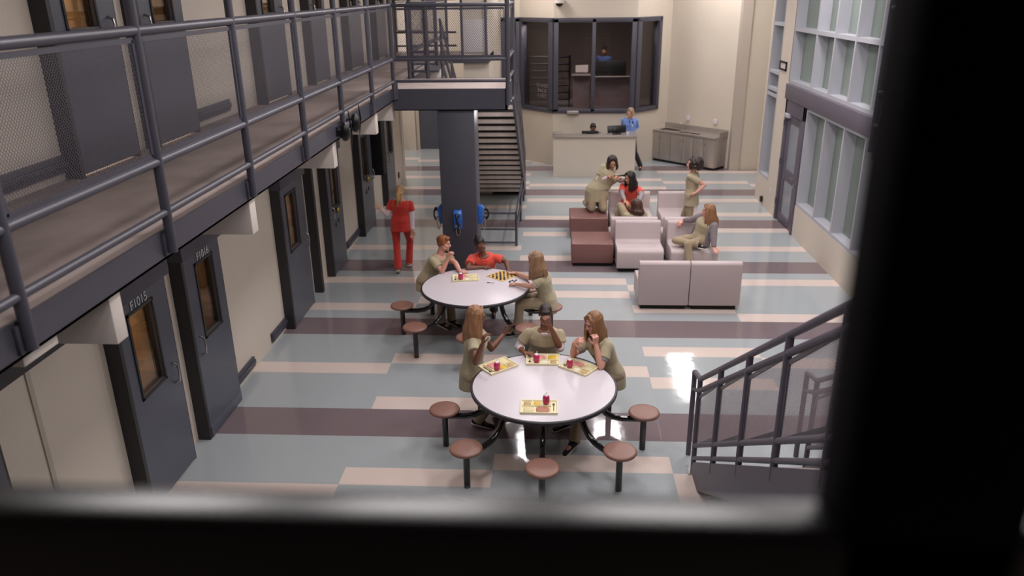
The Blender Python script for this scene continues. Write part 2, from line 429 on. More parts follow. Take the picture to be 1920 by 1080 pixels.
for z in (.35, 1.2, 2.0):
    h = MB(); h.cyl((XR-.035, y1-.1, z), (XR-.035, y1-.1, z+.12), .018); h.build('hinge', M_gold, fr)
# small wall fittings
def plate(name, x0, x1, y0, y1, z0, z1, m, label, cat, bev=.004):
    b = MB(); b.bx(x0, x1, y0, y1, z0, z1); return tag(b.build(name, m, bevel=bev), label, cat)
o = thing('sign_holder', (XR, 17.05, 3.05), 'small empty dark sign frame high on the right wall pier', 'sign')
b = MB()
for q in ((16.8, 17.3, 3.04, 3.075), (16.8, 17.3, 3.185, 3.22), (16.8, 16.85, 3.04, 3.22), (17.25, 17.3, 3.04, 3.22)): b.bx(XR-.025, XR, *q)
b.build('frame', M_blackm, o)
b = MB(); b.bx(XR-.01, XR, 16.85, 17.25, 3.07, 3.19); b.build('insert', M_white, o)
plate('light_switch', XR-.012, XR, 16.95, 17.03, .40, .53, M_table, 'white switch plate low beside the right glazed door', 'switch')
plate('floor_outlet', XR-.05, XR, 17.55, 17.66, .08, .2, M_black, 'small black outlet box at the foot of the right wall', 'outlet')
# ------------------------------------------------------------------ cells: openings behind the door lights
DOORS = [(3.52, 4.42, 1), (6.06, 6.95, 1), (7.38, 8.25, -1), (10.42, 11.40, 1), (12.68, 13.5, -1), (15.05, 16.0, 1), (17.45, 18.35, -1)]
bpy.data.objects.remove(bpy.data.objects['wall_left'])
def doorway(d): return (d[0]+.03, d[1]-.03)
def win(d):
    y0, y1, s = d
    return (y0+.17, y0+.59) if s > 0 else (y1-.62, y1-.22)
W = [doorway(d) for d in DOORS]
b = MB(); zs = [(2.08, ZS), (ZS+2.08, CEIL)]
for z0, z1 in zs: b.bx(XW-.2, XW, -4, 19.95, z0, z1)
for z0, z1 in ((0, 2.08), (ZS, ZS+2.08)):
    e = -4
    for a, c in W: b.bx(XW-.2, XW, e, a, z0, z1); e = c
    b.bx(XW-.2, XW, e, 19.95, z0, z1)
struct(b.build('wall_left', M_wall2, smooth=0), 'beige painted wall behind the row of cell doors')
wall('wall_cells', [(-6.2, -6.05, -4, 19.95, 0, CEIL), (-6.05, -4.2, -4, 19.95, 2.55, 2.65), (-6.05, -4.2, -4, 19.95, CEIL-.2, CEIL)]
     + [(-6.05, -4.2, y, y+.1, 0, CEIL) for y in (5.7, 7.15, 9.4, 12.0, 14.3, 16.8, 19.8)], M_interior)
wall('floor_cells', [(-6.05, -4.2, -4, 19.95, -.05, 0), (-6.05, -4.2, -4, 19.95, ZS-.05, ZS)], M_conc)
for lv in (0, ZS):
    for i, y in enumerate((5.8, 7.3, 9.6, 12.2, 14.5)):
        b = MB(); b.bx(-6.02, -5.3, y, y+1.2, lv+.45, lv+.6); b.bx(-6.02, -5.35, y+.05, y+.45, lv+.6, lv+.7)
        tag(b.build('bunk', M_white, bevel=.02), 'pale bunk inside the cells seen through door glass', 'bunk', 'bunks inside the cells')

def cell_door(i, d, lv, number=None, label=None):
    y0, y1, s = d; a, c = win(d); X0, X1 = -3.87, -3.81
    b = MB()                                                 # leaf with an opening for the light
    b.bx(X0, X1, y0, a, lv+.03, lv+2.1); b.bx(X0, X1, c, y1, lv+.03, lv+2.1)
    b.bx(X0, X1, a, c, lv+.03, lv+1.15); b.bx(X0, X1, a, c, lv+1.96, lv+2.1)
    o = struct(b.build('door_%d' % i, M_door, smooth=0), label)
    f = MB()                                                 # raised stop around the light
    for q in ((a-.03, a, 1.12, 1.99), (c, c+.03, 1.12, 1.99), (a-.03, c+.03, 1.12, 1.15), (a-.03, c+.03, 1.96, 1.99)): f.bx(X1-.002, X1+.012, q[0], q[1], lv+q[2], lv+q[3])
    f.build('light_frame', M_jamb, o, bevel=.003)
    g = MB(); g.bx(-3.85, -3.84, a, c, lv+1.15, lv+1.96); g.build('glass', M_cellglass, o, smooth=0)
    r = MB()
    for q in ((a-.02, a), (c, c+.02)): r.bx(X0-.03, X0, q[0], q[1], lv+1.13, lv+1.98)
    r.bx(X0-.03, X0, a, c, lv+1.13, lv+1.15); r.bx(X0-.03, X0, a, c, lv+1.96, lv+1.98)
    r.build('light_reveal', M_jamb, o, smooth=0)
    j = MB()                                                 # boxed end posts and head track
    j.bx(-4.0, X1, y0-.05, y0, lv, lv+2.12); j.bx(-4.0, X1-.012, y1, y1+.035, lv, lv+2.12)
    j.build('jamb', M_jamb, o, smooth=0)
    t = MB(); t.bx(-4.0, X1+.03, y0-.06, y1+.08, lv+2.1, lv+2.3); t.build('head_track', M_beam, o, bevel=.008)
    if number == 'F1016':
      k = MB(); k.bx(X0, X1+.01, y0, y1, lv+.005, lv+.13); k.build('kick_plate', M_door, o, bevel=.004)
    hy = y1-.13 if s > 0 else y0+.08
    h = MB(); h.tube([(X1, hy, lv+1.22), (X1+.05, hy, lv+1.2), (X1+.06, hy, lv+1.11), (X1+.05, hy, lv+1.02), (X1, hy, lv+1.0)], .011); h.build('door_handle', M_chrome, o)
    if number:
        Mx = Matrix.Translation(V(X1+.006, (a+c)/2, lv+2.035)) @ Matrix.Rotation(PI/2, 4, 'Z') @ Matrix.Rotation(PI/2, 4, 'X')
        lettering(number, .125, Mx, M_letter, o)
    return o
n = 3
lab = ['slate sliding cell door at the far left edge', 'slate sliding cell door stencilled F1015', 'slate sliding cell door stencilled F1016', 'dark cell door below the third corbel', 'dark cell door with brass lock and dark holes', 'dark cell door with lock holes near the walking woman', 'grey door at the far end of the cell row']
for d, num, l in zip(DOORS, (None, 'F1015', 'F1016', None, None, None, None), lab):
    o = cell_door(n, d, 0, num, l); n += 1
    if d[0] in (12.68, 15.05):                               # lock hardware
        yy = d[0]+.42
        h = MB(); h.ell((-3.79, yy, 1.08), (.03, .05, .05)); h.build('lock', mat('brass', (190, 160, 60), .3, metal=1), o)
        for dy, dz in ((-.12, -.2), (.06, -.17)):
            h = MB(); h.ell((-3.805, yy+dy, 1.05+dz), (.01, .045, .045)); h.build('speak_hole', M_black, o)
for d, l in zip(DOORS, ['first', 'second', 'third', 'fourth', 'fifth', 'sixth', 'seventh']):
    cell_door(n, d, ZS, None, 'upper level cell door, %s from the left' % l); n += 1
b = MB(); b.bx(-4.0, -3.81, 11.86, 11.96, 0, 2.25)
struct(b.build('trim_6', M_jamb, smooth=0), 'dark door post beside the open cell doorway')
b = MB(); b.bx(-4.0, -3.84, 4.5, 5.4, 2.1, 2.3); struct(b.build('trim_7', M_jamb, smooth=0))
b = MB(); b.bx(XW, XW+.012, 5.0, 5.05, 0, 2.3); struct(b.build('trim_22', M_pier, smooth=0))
# skirting channels
for i, (a, c, z) in enumerate([(8.32, 9.05, 0), (9.75, 10.36, 0), (14.0, 14.95, 0), (4.6, 6.0, ZS), (8.3, 9.4, ZS)]):
    b = MB(); b.bx(XW, XW+.035, a, c, z+.07, z+.2); b.bx(XW+.03, XW+.05, a, c, z+.11, z+.16)
    struct(b.build('baseboard_left_%d' % (i+1), M_beam, bevel=.004), 'dark steel channel along the foot of the cell wall')
# ------------------------------------------------------------------ mezzanine slabs
XE = -2.442
b = MB(); b.bx(-4.0, XE-.02, -4, 18.5, ZS-.17, ZS); b.bx(-4.0, -1.5, 18.5, 20.0, ZS-.17, ZS); b.bx(XE-.02, -.72, 11.97, 13.5, ZS-.14, ZS)
struct(b.build('floor_mezzanine', [M_conc], smooth=0), 'worn concrete walkway of the upper level')
b = MB(); b.bx(-2.63, XE-.02, -4, 18.5, ZS, ZS+.006); b.bx(XE-.02, -.735, 11.98, 13.48, ZS, ZS+.006)
struct(b.build('trim_21', mat('pale_concrete', (170, 155, 150), .75, var=(3, .1)), smooth=0), 'paler concrete strip along the walkway edge and landing')
b = MB()
b.bx(XE-.02, XE, -4, 11.95, ZS-.17, ZS+.012); b.bx(XE-.06, XE, -4, 11.95, ZS-.17, ZS-.155)
b.bx(XE-.02, XE, 13.5, 18.5, ZS-.17, ZS+.012); b.bx(XE-.02, -1.5, 18.48, 18.5, ZS-.17, ZS+.012)
struct(b.build('trim_8', M_steel, smooth=0), 'blue grey steel edge channel of the walkway')
b = MB()
b.bx(XE, -.705, 11.95, 11.98, ZS-.31, ZS+.012); b.bx(XE, -.705, 11.95, 12.05, ZS-.31, ZS-.295)
b.bx(-.735, -.705, 11.95, 13.5, ZS-.31, ZS+.012); b.bx(XE, -.705, 13.48, 13.5, ZS-.31, ZS+.012)
struct(b.build('trim_9', M_steel, smooth=0), 'deep steel edge beam of the stair landing')
for i, (y, w, zb) in enumerate([(3.15, .27, 3.04), (3.9, .12, 2.805), (6.03, .13, 2.805), (8.58, .14, 2.805), (10.78, .15, 2.805), (12.0, .16, 2.805), (15.2, .15, 2.805), (17.4, .15, 2.805)]):
    b = MB(); b.prism([(XW, zb), (XE-.03, zb), (XE-.03, ZS-.16), (XW, ZS-.16)], 'y', y, y+w)
    struct(b.build('trim_%d' % (10+i), M_white, bevel=.008), 'white concrete corbel carrying the walkway')
# near and right galleries
wall('floor_gallery', [(XE, 1.3, -4, 1.2, ZS-.2, ZS), (1.3, 3.14, -4, 2.1, ZS-.2, ZS), (3.14, XR, -4, 7.7, ZS-.2, ZS)], M_conc)

# ------------------------------------------------------------------ railings
Z1, Z2, Z3 = 4.478, 3.72, 3.406
def rail_panel(p, q, z0, z1, parent, m=None, dz=0.0):
    """perforated panel between two posts (p,q are xy); dz = rise from p to q"""
    P, Q = V(*p, 0), V(*q, 0); L = (Q-P).length; t = (Q-P)/L; n = V(-t.y, t.x, 0)
    a, c = P+t*.045, Q-t*.045
    g = MB(); g.face([a+V(0, 0, z0), c+V(0, 0, z0+dz), c+V(0, 0, z1+dz), a+V(0, 0, z1)])
    o = g.build('mesh_panel', m or M_perf, parent, smooth=0, uvfn=lambda v: ((v-P).dot(t), v.z))
    f = MB()
    for s, e in ((a+V(0, 0, z0), c+V(0, 0, z0+dz)), (a+V(0, 0, z1), c+V(0, 0, z1+dz)), (a+V(0, 0, z0), a+V(0, 0, z1)), (c+V(0, 0, z0+dz), c+V(0, 0, z1+dz))): f.bar(s, e, .012, .03)
    f.build('panel_frame', M_steel, o, smooth=0)
    return o
XP = -2.405
PY_ = [0.1, 1.65, 3.138, 4.564, 5.979, 7.435, 8.845, 10.41, 11.87]
rl = thing('railing', (XP, 6, ZS), 'long blue grey walkway railing with perforated panels in front of upper cells', 'railing')
for y in PY_:
    b = MB(); b.cyl((XP, y, 3.145), (XP, y, 5.72 if y < 11 else 5.72), .031); b.build('post', M_steel, rl)
    b = MB(); b.bx(XE-.002, XE+.02, y-.05, y+.05, 3.13, 3.27); b.build('post_bracket', M_steel, rl, bevel=.004)
for z, r in ((Z1, .03), (Z2, .027), (Z3, .024)):
    b = MB(); b.cyl((XP, -1.5, z), (XP, 11.87, z), r); b.build('rail', M_steel, rl)
for y0, y1 in zip(PY_, PY_[1:]): rail_panel((XP, y0), (XP, y1), Z2+.04, Z1-.05, rl)
r2 = thing('landing_railing', (-1.5, 11.95, ZS), 'blue grey railing around the stair landing with perforated panels', 'railing')
YL = 11.93
for (x, y) in ((-.69, YL), (-.69, 13.45), (-2.44, 13.47), (-2.13, 13.47)):
    b = MB(); b.cyl((x, y, 3.05 if y < 12 else ZS), (x, y, 5.72 if x > -1 else Z1), .035); b.build('post', M_steel, r2)
b = MB(); b.cyl((-2.38, YL, 3.145), (-2.38, YL, Z3+.01), .025); b.build('post', M_steel, r2)
for z, r in ((Z1, .028), (Z2, .026), (Z3, .024)):
    b = MB(); b.cyl((XP, YL, z), (-.69, YL, z), r); b.build('rail', M_steel, r2)
    b = MB(); b.cyl((-.69, YL, z), (-.69, 13.45, z), r); b.build('rail', M_steel, r2)
    b = MB(); b.cyl((-2.44, 13.47, z), (-1.95, 13.47, z), r*.9); b.build('rail', M_beam, r2)
rail_panel((XP, YL), (-.69, YL), Z2+.04, Z1-.05, r2, perforated('perforated_steel_open', (84, 78, 84), .03, .37))
rail_panel((-.69, YL), (-.69, 13.45), Z2+.04, Z1-.05, r2)
rail_panel((-2.44, 13.47), (-1.95, 13.47), Z2-.2, Z1-.05, r2)
r3 = thing('far_railing', (-2.41, 16, ZS), 'dark railing of the far walkway behind the stair landing', 'railing')
q = [(-2.42, 13.6), (-2.42, 15.1), (-2.42, 16.6), (-2.42, 18.3), (-2.1, 18.45)]
for x, y in q+[(-3.9, 19.9), (-3.2, 19.9), (-1.55, 18.45)]:
    b = MB(); b.cyl((x, y, ZS-.05), (x, y, Z1+.05), .03); b.build('post', M_beam, r3)
for z in (Z1, Z2, Z3):
    b = MB(); b.cyl((-2.42, 13.6, z), (-2.42, 18.3, z), .024); b.build('rail', M_beam, r3)
    b = MB(); b.cyl((-3.9, 19.9, z), (-2.4, 19.9, z), .024); b.build('rail', M_beam, r3)
for a, c in zip(q[:3], q[1:4]): rail_panel(a, c, Z2+.04, Z1-.05, r3, M_perf)
rail_panel((-3.9, 19.9), (-3.2, 19.9), Z2+.04, Z1-.05, r3, MATS['perforated_steel_open'])
r4 = thing('gallery_railing', (3.11, 7.7, ZS), 'dark railing end of the right hand upper gallery', 'railing')
b = MB(); b.cyl((3.11, 7.77, 3.145), (3.11, 7.77, 5.72), .03); b.build('post', M_beam, r4)
b = MB(); b.bx(3.11, XR, 7.7, 7.73, ZS-.2, ZS+.01); b.bx(3.11, 3.14, 2.1, 7.7, ZS-.2, ZS+.01); b.build('edge_channel', M_beam, r4, smooth=0)
for z in (Z1, Z2, Z3):
    b = MB(); b.cyl((3.11, 7.77, z), (XR, 7.77, z), .026); b.build('rail', M_beam, r4)
    b = MB(); b.cyl((3.11, 7.77, z), (3.11, 2.2, z), .026); b.build('rail', M_beam, r4)
rail_panel((3.11, 7.77), (4.7, 7.77), Z2+.04, Z1-.05, r4, M_perf2)
# white notice panel on the far block wall, behind the landing
b = MB(); b.bx(-2.09, -1.52, 18.57, 18.6, ZS+.06, ZS+.78)
tag(b.build('wall_panel', mat('white_board', (205, 198, 200), .5), bevel=.006), 'white rectangular panel on the block wall behind the landing', 'panel')
# ------------------------------------------------------------------ left stair, descending away from the landing
st = thing('staircase', (-1.3, 16, 0), 'dark steel stair with pale treads descending behind the landing column', 'stairs')
NR = 19; RI = ZS/NR; RU = .29; YS = 13.5; xa, xb = -1.9, -.7
M_tread = mat('pale_tread_concrete', (236, 224, 216), .7, var=(5, .12))
for k in range(1, NR):
    y, z = YS+(k-1)*RU, ZS-k*RI
    b = MB(); b.bx(xa+.03, xb-.03, y-.025, y+RU, z-.075, z); b.build('tread', M_tread, st, bevel=.004)
b = MB()
for k in range(1, NR+1):
    y, z = YS+(k-1)*RU, ZS-k*RI
    b.bx(xa+.03, xb-.03, y-.006, y, z, z+RI-.075)
b.build('risers', M_jamb, st, smooth=0)
LE = YS+(NR-1)*RU
for x in (xa, xb):
    b = MB(); b.prism([(YS-.02, ZS), (YS-.02, ZS-.34), (LE-.1, -.02+.02), (LE+.2, 0), (LE+.2, .12), (YS+.05, ZS+.04)], 'x', x-.02, x+.02); b.build('stringer', M_steel, st, smooth=0)
    for hgt in (.95, .62, .3):
        b = MB(); b.cyl((x, YS, ZS+hgt), (x, LE+.1, hgt), .024); b.build('handrail', M_steel, st)
    for j in range(5):
        y = YS+.1+j*(LE-YS-.1)/4; z = ZS-(y-YS)/RU*RI
        b = MB(); b.cyl((x, y, z), (x, y, z+.95), .024); b.build('post', M_steel, st)
    for j in range(4):
        y = YS+.1+j*(LE-YS-.1)/4; y2 = YS+.1+(j+1)*(LE-YS-.1)/4; z = ZS-(y-YS)/RU*RI; z2 = ZS-(y2-YS)/RU*RI
        if x == xa: rail_panel((x, y), (x, y2), z+.05, z+.9, st, M_perf, dz=z2-z)
gd = thing('stair_guard', (-1.05, 14.44, 0), 'low floor guard rail under the left stair', 'railing')
for x, y in ((-.71, 14.44), (-1.42, 14.44), (-.70, 16.2), (-.70, 17.9)):
    b = MB(); b.cyl((x, y, 0), (x, y, .69), .024); b.build('post', M_beam, gd)
for z in (.66, .34, .07):
    b = MB(); b.cyl((-1.42, 14.44, z), (-.71, 14.44, z), .02); b.build('rail', M_beam, gd)
    if z > .1:
        b = MB(); b.cyl((-.71, 14.44, z), (-.70, 17.9, z), .02); b.build('rail', M_beam, gd)
# column under the landing
b = MB(); b.bx(-1.784, -1.22, 11.99, 12.6, 0, ZS-.3)
col = struct(b.build('trim_20', mat('column_grey_paint', (66, 66, 76), .5, var=(3, .05)), bevel=.012), 'dark grey square column carrying the landing')
# bulkhead lamp under the landing
lm = thing('ceiling_fitting', (-.85, 13.2, ZS-.14), 'white round fitting hanging under the landing edge', 'light fitting')
b = MB(); b.ell((-.85, 13.0, ZS-.2), (.11, .11, .06)); b.build('dome', M_white, lm)
b = MB(); b.tube([(-.82, 13.0, ZS-.25), (-.80, 13.0, ZS-.34), (-.84, 13.0, ZS-.38)], .006, 6); b.build('loose_wire', M_white, lm)
# payphones
def phone(loc, rz, label):
    t = thing('payphone', (0, 0, 0), label, 'telephone', 'blue payphones on the column')
    b = MB(); b.prism([(0, -.15), (-.07, -.15), (-.1, .10), (-.06, .15), (0, .15)], 'x', -.066, .066); b.build('housing', M_blue, t, bevel=.008)
    b = MB(); b.bx(-.045, .045, -.094, -.08, -.12, -.075); b.build('coin_plate', M_chrome, t, bevel=.002)
    b = MB(); b.bx(-.03, .03, -.125, -.09, .06, .075); b.bx(-.02, .02, -.118, -.085, -.06, -.045); b.build('cradle', M_black, t, bevel=.003)
    b = MB(); b.tube([(-.012, -.115, .095), (-.012, -.135, .085), (-.008, -.162, .04), (.006, -.165, -.03), (.018, -.14, -.075), (.02, -.118, -.085)], [.024, .023, .014, .014, .022, .023]); b.build('handset', M_black, t)
    b = MB(); b.tube([(.02, -.12, -.09), (.04, -.11, -.17), (.025, -.10, -.25), (-.01, -.09, -.265), (-.03, -.08, -.21), (-.03, -.05, -.15)], .006, 8); b.build('cord', M_cord, t)
    t.location = loc; t.rotation_euler = (0, 0, rz)
    return t
phone((-1.52, 11.99, 1.25), 0, 'blue payphone on the front face of the column')
phone((-1.22, 12.24, 1.26), PI/2, 'blue payphone on the right face of the column')
phone((-1.784, 12.24, 1.26), -PI/2, 'blue payphone on the left face of the column')
# black box, antenna units
b = MB(); b.bx(-3.99, -3.62, 16.2, 16.5, 1.0, 2.35); b.bx(-3.97, -3.64, 16.19, 16.2, 1.04, 2.3)
tag(b.build('wall_cabinet', M_blackm, bevel=.012), 'tall black box mounted on the cell wall near the far end', 'cabinet')
an = thing('antenna_unit', (XE+.03, 9.0, 3.2), 'black clamp unit with two thin rods on the walkway edge', 'equipment')
b = MB(); b.cyl((XE+.04, 8.66, 3.22), (XE+.04, 9.3, 3.24), .03); b.build('mounting_bar', M_steel, an)
for y, z in ((8.7, 3.2), (9.18, 3.22)):
    b = MB(); b.ell((XE+.09, y, z), (.06, .055, .11)); b.bx(XE, XE+.08, y-.04, y+.04, z-.05, z+.05); b.build('housing', M_black, an)
for a, c in (((9.28, 3.42), (9.33, 3.07)), ((8.79, 3.42), (8.9, 2.95))):
    b = MB(); b.tube([(XE+.12, a[0], a[1]), (XE+.13, (a[0]+c[0])/2, (a[1]+c[1])/2+.02), (XE+.1, c[0], c[1])], [.005, .012, .005], 8); b.build('rod', M_black, an)
plate('wall_socket', XW, XW+.03, 19.3, 19.4, .22, .36, M_black, 'small black socket at the far end of the cell wall', 'outlet')
# ------------------------------------------------------------------ right stair, rising towards the viewer
sr = thing('staircase', (2.0, 5, 0), 'grey steel stair with mesh side panels at the lower right', 'stairs')
XA, XB, YB = 1.466, 2.6, 6.92; RU2 = RI/.65
for k in range(1, NR):
    y, z = YB-k*RU2+.1, k*RI
    b = MB(); b.bx(XA+.02, XB-.02, y-RU2-.02, y, z-.05, z); b.build('tread', M_conc, sr, bevel=.004)
b = MB()
for k in range(1, NR+1):
    y, z = YB-k*RU2+.1, k*RI
    b.bx(XA+.02, XB-.02, y-.02, y-.012, z-RI, z-.05)
b.build('risers', M_jamb, sr, smooth=0)
SL = .65
def zl(y): return (YB-y)*SL
for x in (XA, XB):
    b = MB(); yt = YB-(NR-1)*RU2
    b.prism([(YB-.02, .06), (YB+.02, -.0), (YB-.35, 0), (yt, zl(yt)-.30), (yt, zl(yt)+.1), (YB-.08, zl(YB-.08)+.1)], 'x', x-.02, x+.02); b.build('stringer', M_gold, sr, smooth=0)
    ys = [YB, YB-.82, YB-1.65, YB-2.48, YB-3.3, YB-4.1]
    for y in ys:
        b = MB(); b.cyl((x, y, zl(y) if y < YB else 0), (x, y, zl(y)+1.06), .026); b.build('post', M_gold, sr)
    b = MB(); b.cyl((x, YB+.3, 0), (x, YB+.3, 1.0), .026); b.build('post', M_gold, sr)
    b = MB(); b.tube([(x, ys[-1], zl(ys[-1])+1.06), (x, YB, 1.06), (x, YB+.28, 1.0), (x, YB+.3, .9), (x, YB+.28, .8), (x, YB, .93)], .026); b.build('handrail', M_gold, sr)
    for hgt, r in ((.93, .026), (.30, .024), (.15, .022)):
        b = MB(); b.cyl((x, YB, hgt), (x, ys[-1], zl(ys[-1])+hgt), r); b.build('rail', M_gold, sr)
    b = MB(); b.bx(x-.06, x+.06, YB-.08, YB+.08, 0, .012); b.build('base_plate', M_chrome, sr)
    for y, y2 in zip(ys, ys[1:]): rail_panel((x, y), (x, y2), zl(y)+.33, zl(y)+.89, sr, M_perf2, dz=zl(y2)-zl(y))
# ------------------------------------------------------------------ observation window frame close to the viewer
M_frame = mat('unlit_black_frame_enamel', (9, 8, 9), .26, spec=.55)  # near-black base colour stands for the frame's unlit side facing the viewer
wf = thing('window_frame', (0, .49, 4.2), 'blurred steel window frame close to the viewer, unlit side coloured black', 'window frame')
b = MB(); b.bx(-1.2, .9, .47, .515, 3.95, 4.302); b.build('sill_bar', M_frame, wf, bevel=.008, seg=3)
b = MB(); b.rings([[V(.210, y, 4.25), V(.340, y, 4.25), V(.340, y, 4.9), V(.202, y, 4.9)] for y in (.47, .53)]); b.build('jamb_post', mat('unlit_black_jamb', (9, 7, 8), .9, spec=.1), wf, bevel=.006)  # same unlit darkness coloured into the jamb post
# ------------------------------------------------------------------ round tables with fixed stools
def round_table(x, y, label, rot=0.0):
    t = thing('dining_table', (0, 0, 0), label, 'table', 'round tables with fixed stools')
    b = MB(); b.lathe((0, 0, 0), [(.745, .728), (.757, .728), (.757, .762), (.745, .765)], 72); b.build('tabletop', M_table, t, smooth=30)
    b = MB(); b.rings([[V(r*math.cos(k*2*PI/72), r*math.sin(k*2*PI/72), z) for k in range(72)] for r, z in ((.752, .722), (.77, .724), (.777, .732), (.777, .756), (.77, .764), (.752, .7655))], close=True); b.build('edge_band', M_edge, t)
    b = MB(); b.lathe((0, 0, 0), [(.5, .69), (.5, .722), (.56, .722), (.56, .69)], 48); b.build('support_ring', M_blackgloss, t, smooth=30)
    for k in range(8):
        a = rot+k*PI/4; c, s = math.cos(a), math.sin(a)
        def P(r, z): return V(r*c, r*s, z)
        b = MB(); b.tube([P(.54, .71), P(.56, .60), P(.60, .51), P(.66, .44), P(.74, .395), P(.84, .375), P(1.05, .372)], .033, 12); b.build('seat_arm', M_blackgloss, t)
        b = MB(); b.cyl(P(1.07, 0), P(1.07, .43), .034, 16); b.build('seat_post', M_blackgloss, t)
        b = MB(); b.lathe(P(1.07, 0), [(.03, .425), (.13, .425), (.158, .432), (.167, .447), (.160, .463), (.14, .470), (.05, .471)], 36); b.build('seat', M_seat, t, smooth=60)
    t.location = (x, y, 0)
    return t
T1C = (-.085, 7.31); T2C = (-1.09, 10.24)
round_table(*T1C, 'nearer white round table with four food trays')
round_table(*T2C, 'farther white round table with a checkers board')
# ------------------------------------------------------------------ trays, cups, food
M_food = {'mash': mat('mashed_potato', (216, 204, 160), .7, bump=(60, .6)), 'corn': mat('sweetcorn', (224, 184, 60), .45, bump=(90, .8)),
          'meat': mat('pink_brown_meat', (178, 118, 92), .5, bump=(40, .5)), 'tan': mat('tan_stew', (190, 158, 110), .5, bump=(50, .5)),
          'white': mat('white_rice', (236, 228, 206), .6, bump=(90, .8)), 'ham': mat('pink_ham', (206, 138, 130), .5, bump=(40, .5))}
M_drink = mat('pink_drink', (190, 40, 92), .15, coat=.6)
M_lid = mat('clear_lid_white', (230, 224, 228), .2)
COMP = [(-.165, -.075, .02, .11), (-.065, .02, .02, .11), (.03, .115, .02, .11), (-.165, -.05, -.11, .01), (-.04, .115, -.11, .01), (.125, .168, -.11, .11)]
def tray(x, y, rz, who, foods, cup=(.07, .07)):
    b = MB(); b.bx(-.185, .185, -.128, .128, 0, .006)
    b.rings([[V(sx*a, sy*c, z) for sx, sy in ((-1, -1), (1, -1), (1, 1), (-1, 1))] for a, c, z in ((.172, .115, .006), (.178, .121, .022), (.188, .131, .022), (.186, .129, 0))], cap0=False, cap1=False)
    for q in ((-.17, .12, .011, .019), (-.071, -.065, .015, .115), (.022, .028, .015, .115), (-.049, -.042, -.115, .015), (.117, .123, -.115, .115)): b.bx(*q, .005, .02)
    o = b.build('food_tray', M_tray, bevel=.002, local=True); tag(o, 'cream compartment tray '+who, 'tray', 'compartment trays on the tables')
    o.location = (x, y, .7665); o.rotation_euler.z = rz
    R = Matrix.Translation(V(x, y, .7725)) @ Matrix.Rotation(rz, 4, 'Z')
    for ci, f, lb in foods:
        x0, x1, y0, y1 = COMP[ci]; cx, cy, hx, hy = (x0+x1)/2, (y0+y1)/2, (x1-x0)/2-.008, (y1-y0)/2-.008
        b = MB(); rng = random.Random(ci*7+int(x*100))
        b.rings([[V(cx+hx*s*math.copysign(abs(math.cos(a))**.6, math.cos(a)), cy+hy*s*math.copysign(abs(math.sin(a))**.6, math.sin(a)), z+rng.uniform(-.001, .001)) for a in [k*2*PI/20 for k in range(20)]] for s, z in ((1, .0005), (.97, .008), (.8, .0125), (.45, .015))])
        p = b.build({'mash': 'mashed_potato', 'corn': 'sweetcorn_portion', 'meat': 'meat_portion', 'tan': 'stew_portion', 'white': 'rice_portion', 'ham': 'ham_portion'}[f], M_food[f], local=True)
        p.matrix_world = R; p.location = R.translation; p.rotation_euler.z = rz
        tag(p, lb+' in the tray '+who, 'food')
    if cup:
        t = thing('drink_cup', (0, 0, 0), 'pink drink on tray '+who, 'cup', 'pink drinks on the trays')
        b = MB(); b.lathe((0, 0, 0), [(.02, 0), (.03, .002), (.035, .03), (.036, .06), (.033, .085), (.024, .1)], 24); b.build('drink', M_drink, t, smooth=70)
        b = MB(); b.lathe((0, 0, 0), [(.024, .1), (.02, .108), (.009, .113)], 16); b.tube([(0, .004, .112), (.008, .006, .135)], .004, 8); b.build('lid', M_lid, t, smooth=70)
        c = R @ V(cup[0], cup[1], 0); t.location = c
    sp = MB(); sp.ell((.146, .055, .006), (.014, .022, .004)); sp.bar((.146, .04, .006), (.146, -.075, .006), .007, .004)
    s = sp.build('spork', M_blackgloss, local=True); s.location = R.translation; s.rotation_euler.z = rz
    tag(s, 'black spork in the tray '+who, 'cutlery')
F4 = [(0, 'tan', 'tan stew'), (1, 'corn', 'yellow corn'), (3, 'mash', 'pale mashed potato'), (4, 'meat', 'brown meat slab')]
tray(-.125, 6.823, 0.0, 'on the near empty side', F4)
tray(-.103, 7.891, PI, 'before the person covering the nose', [(0, 'tan', 'tan stew'), (1, 'white', 'white rice'), (3, 'corn', 'yellow corn'), (4, 'ham', 'pink ham')])
tray(-.595, 7.717, math.radians(220.6), 'before the woman raising her hand', [(0, 'tan', 'tan stew'), (1, 'corn', 'yellow corn'), (3, 'mash', 'pale mashed potato'), (4, 'ham', 'pink ham')])
tray(.293, 7.719, math.radians(143), 'before the red haired woman', [(0, 'tan', 'brown stew'), (1, 'white', 'white rice'), (3, 'mash', 'pale mashed potato'), (4, 'ham', 'pink ham')])
tray(-1.264, 10.529, math.radians(188), 'beside the checkers board', [(0, 'mash', 'pale mashed potato'), (1, 'white', 'white rice'), (3, 'mash', 'pale potato'), (4, 'ham', 'pink ham')])
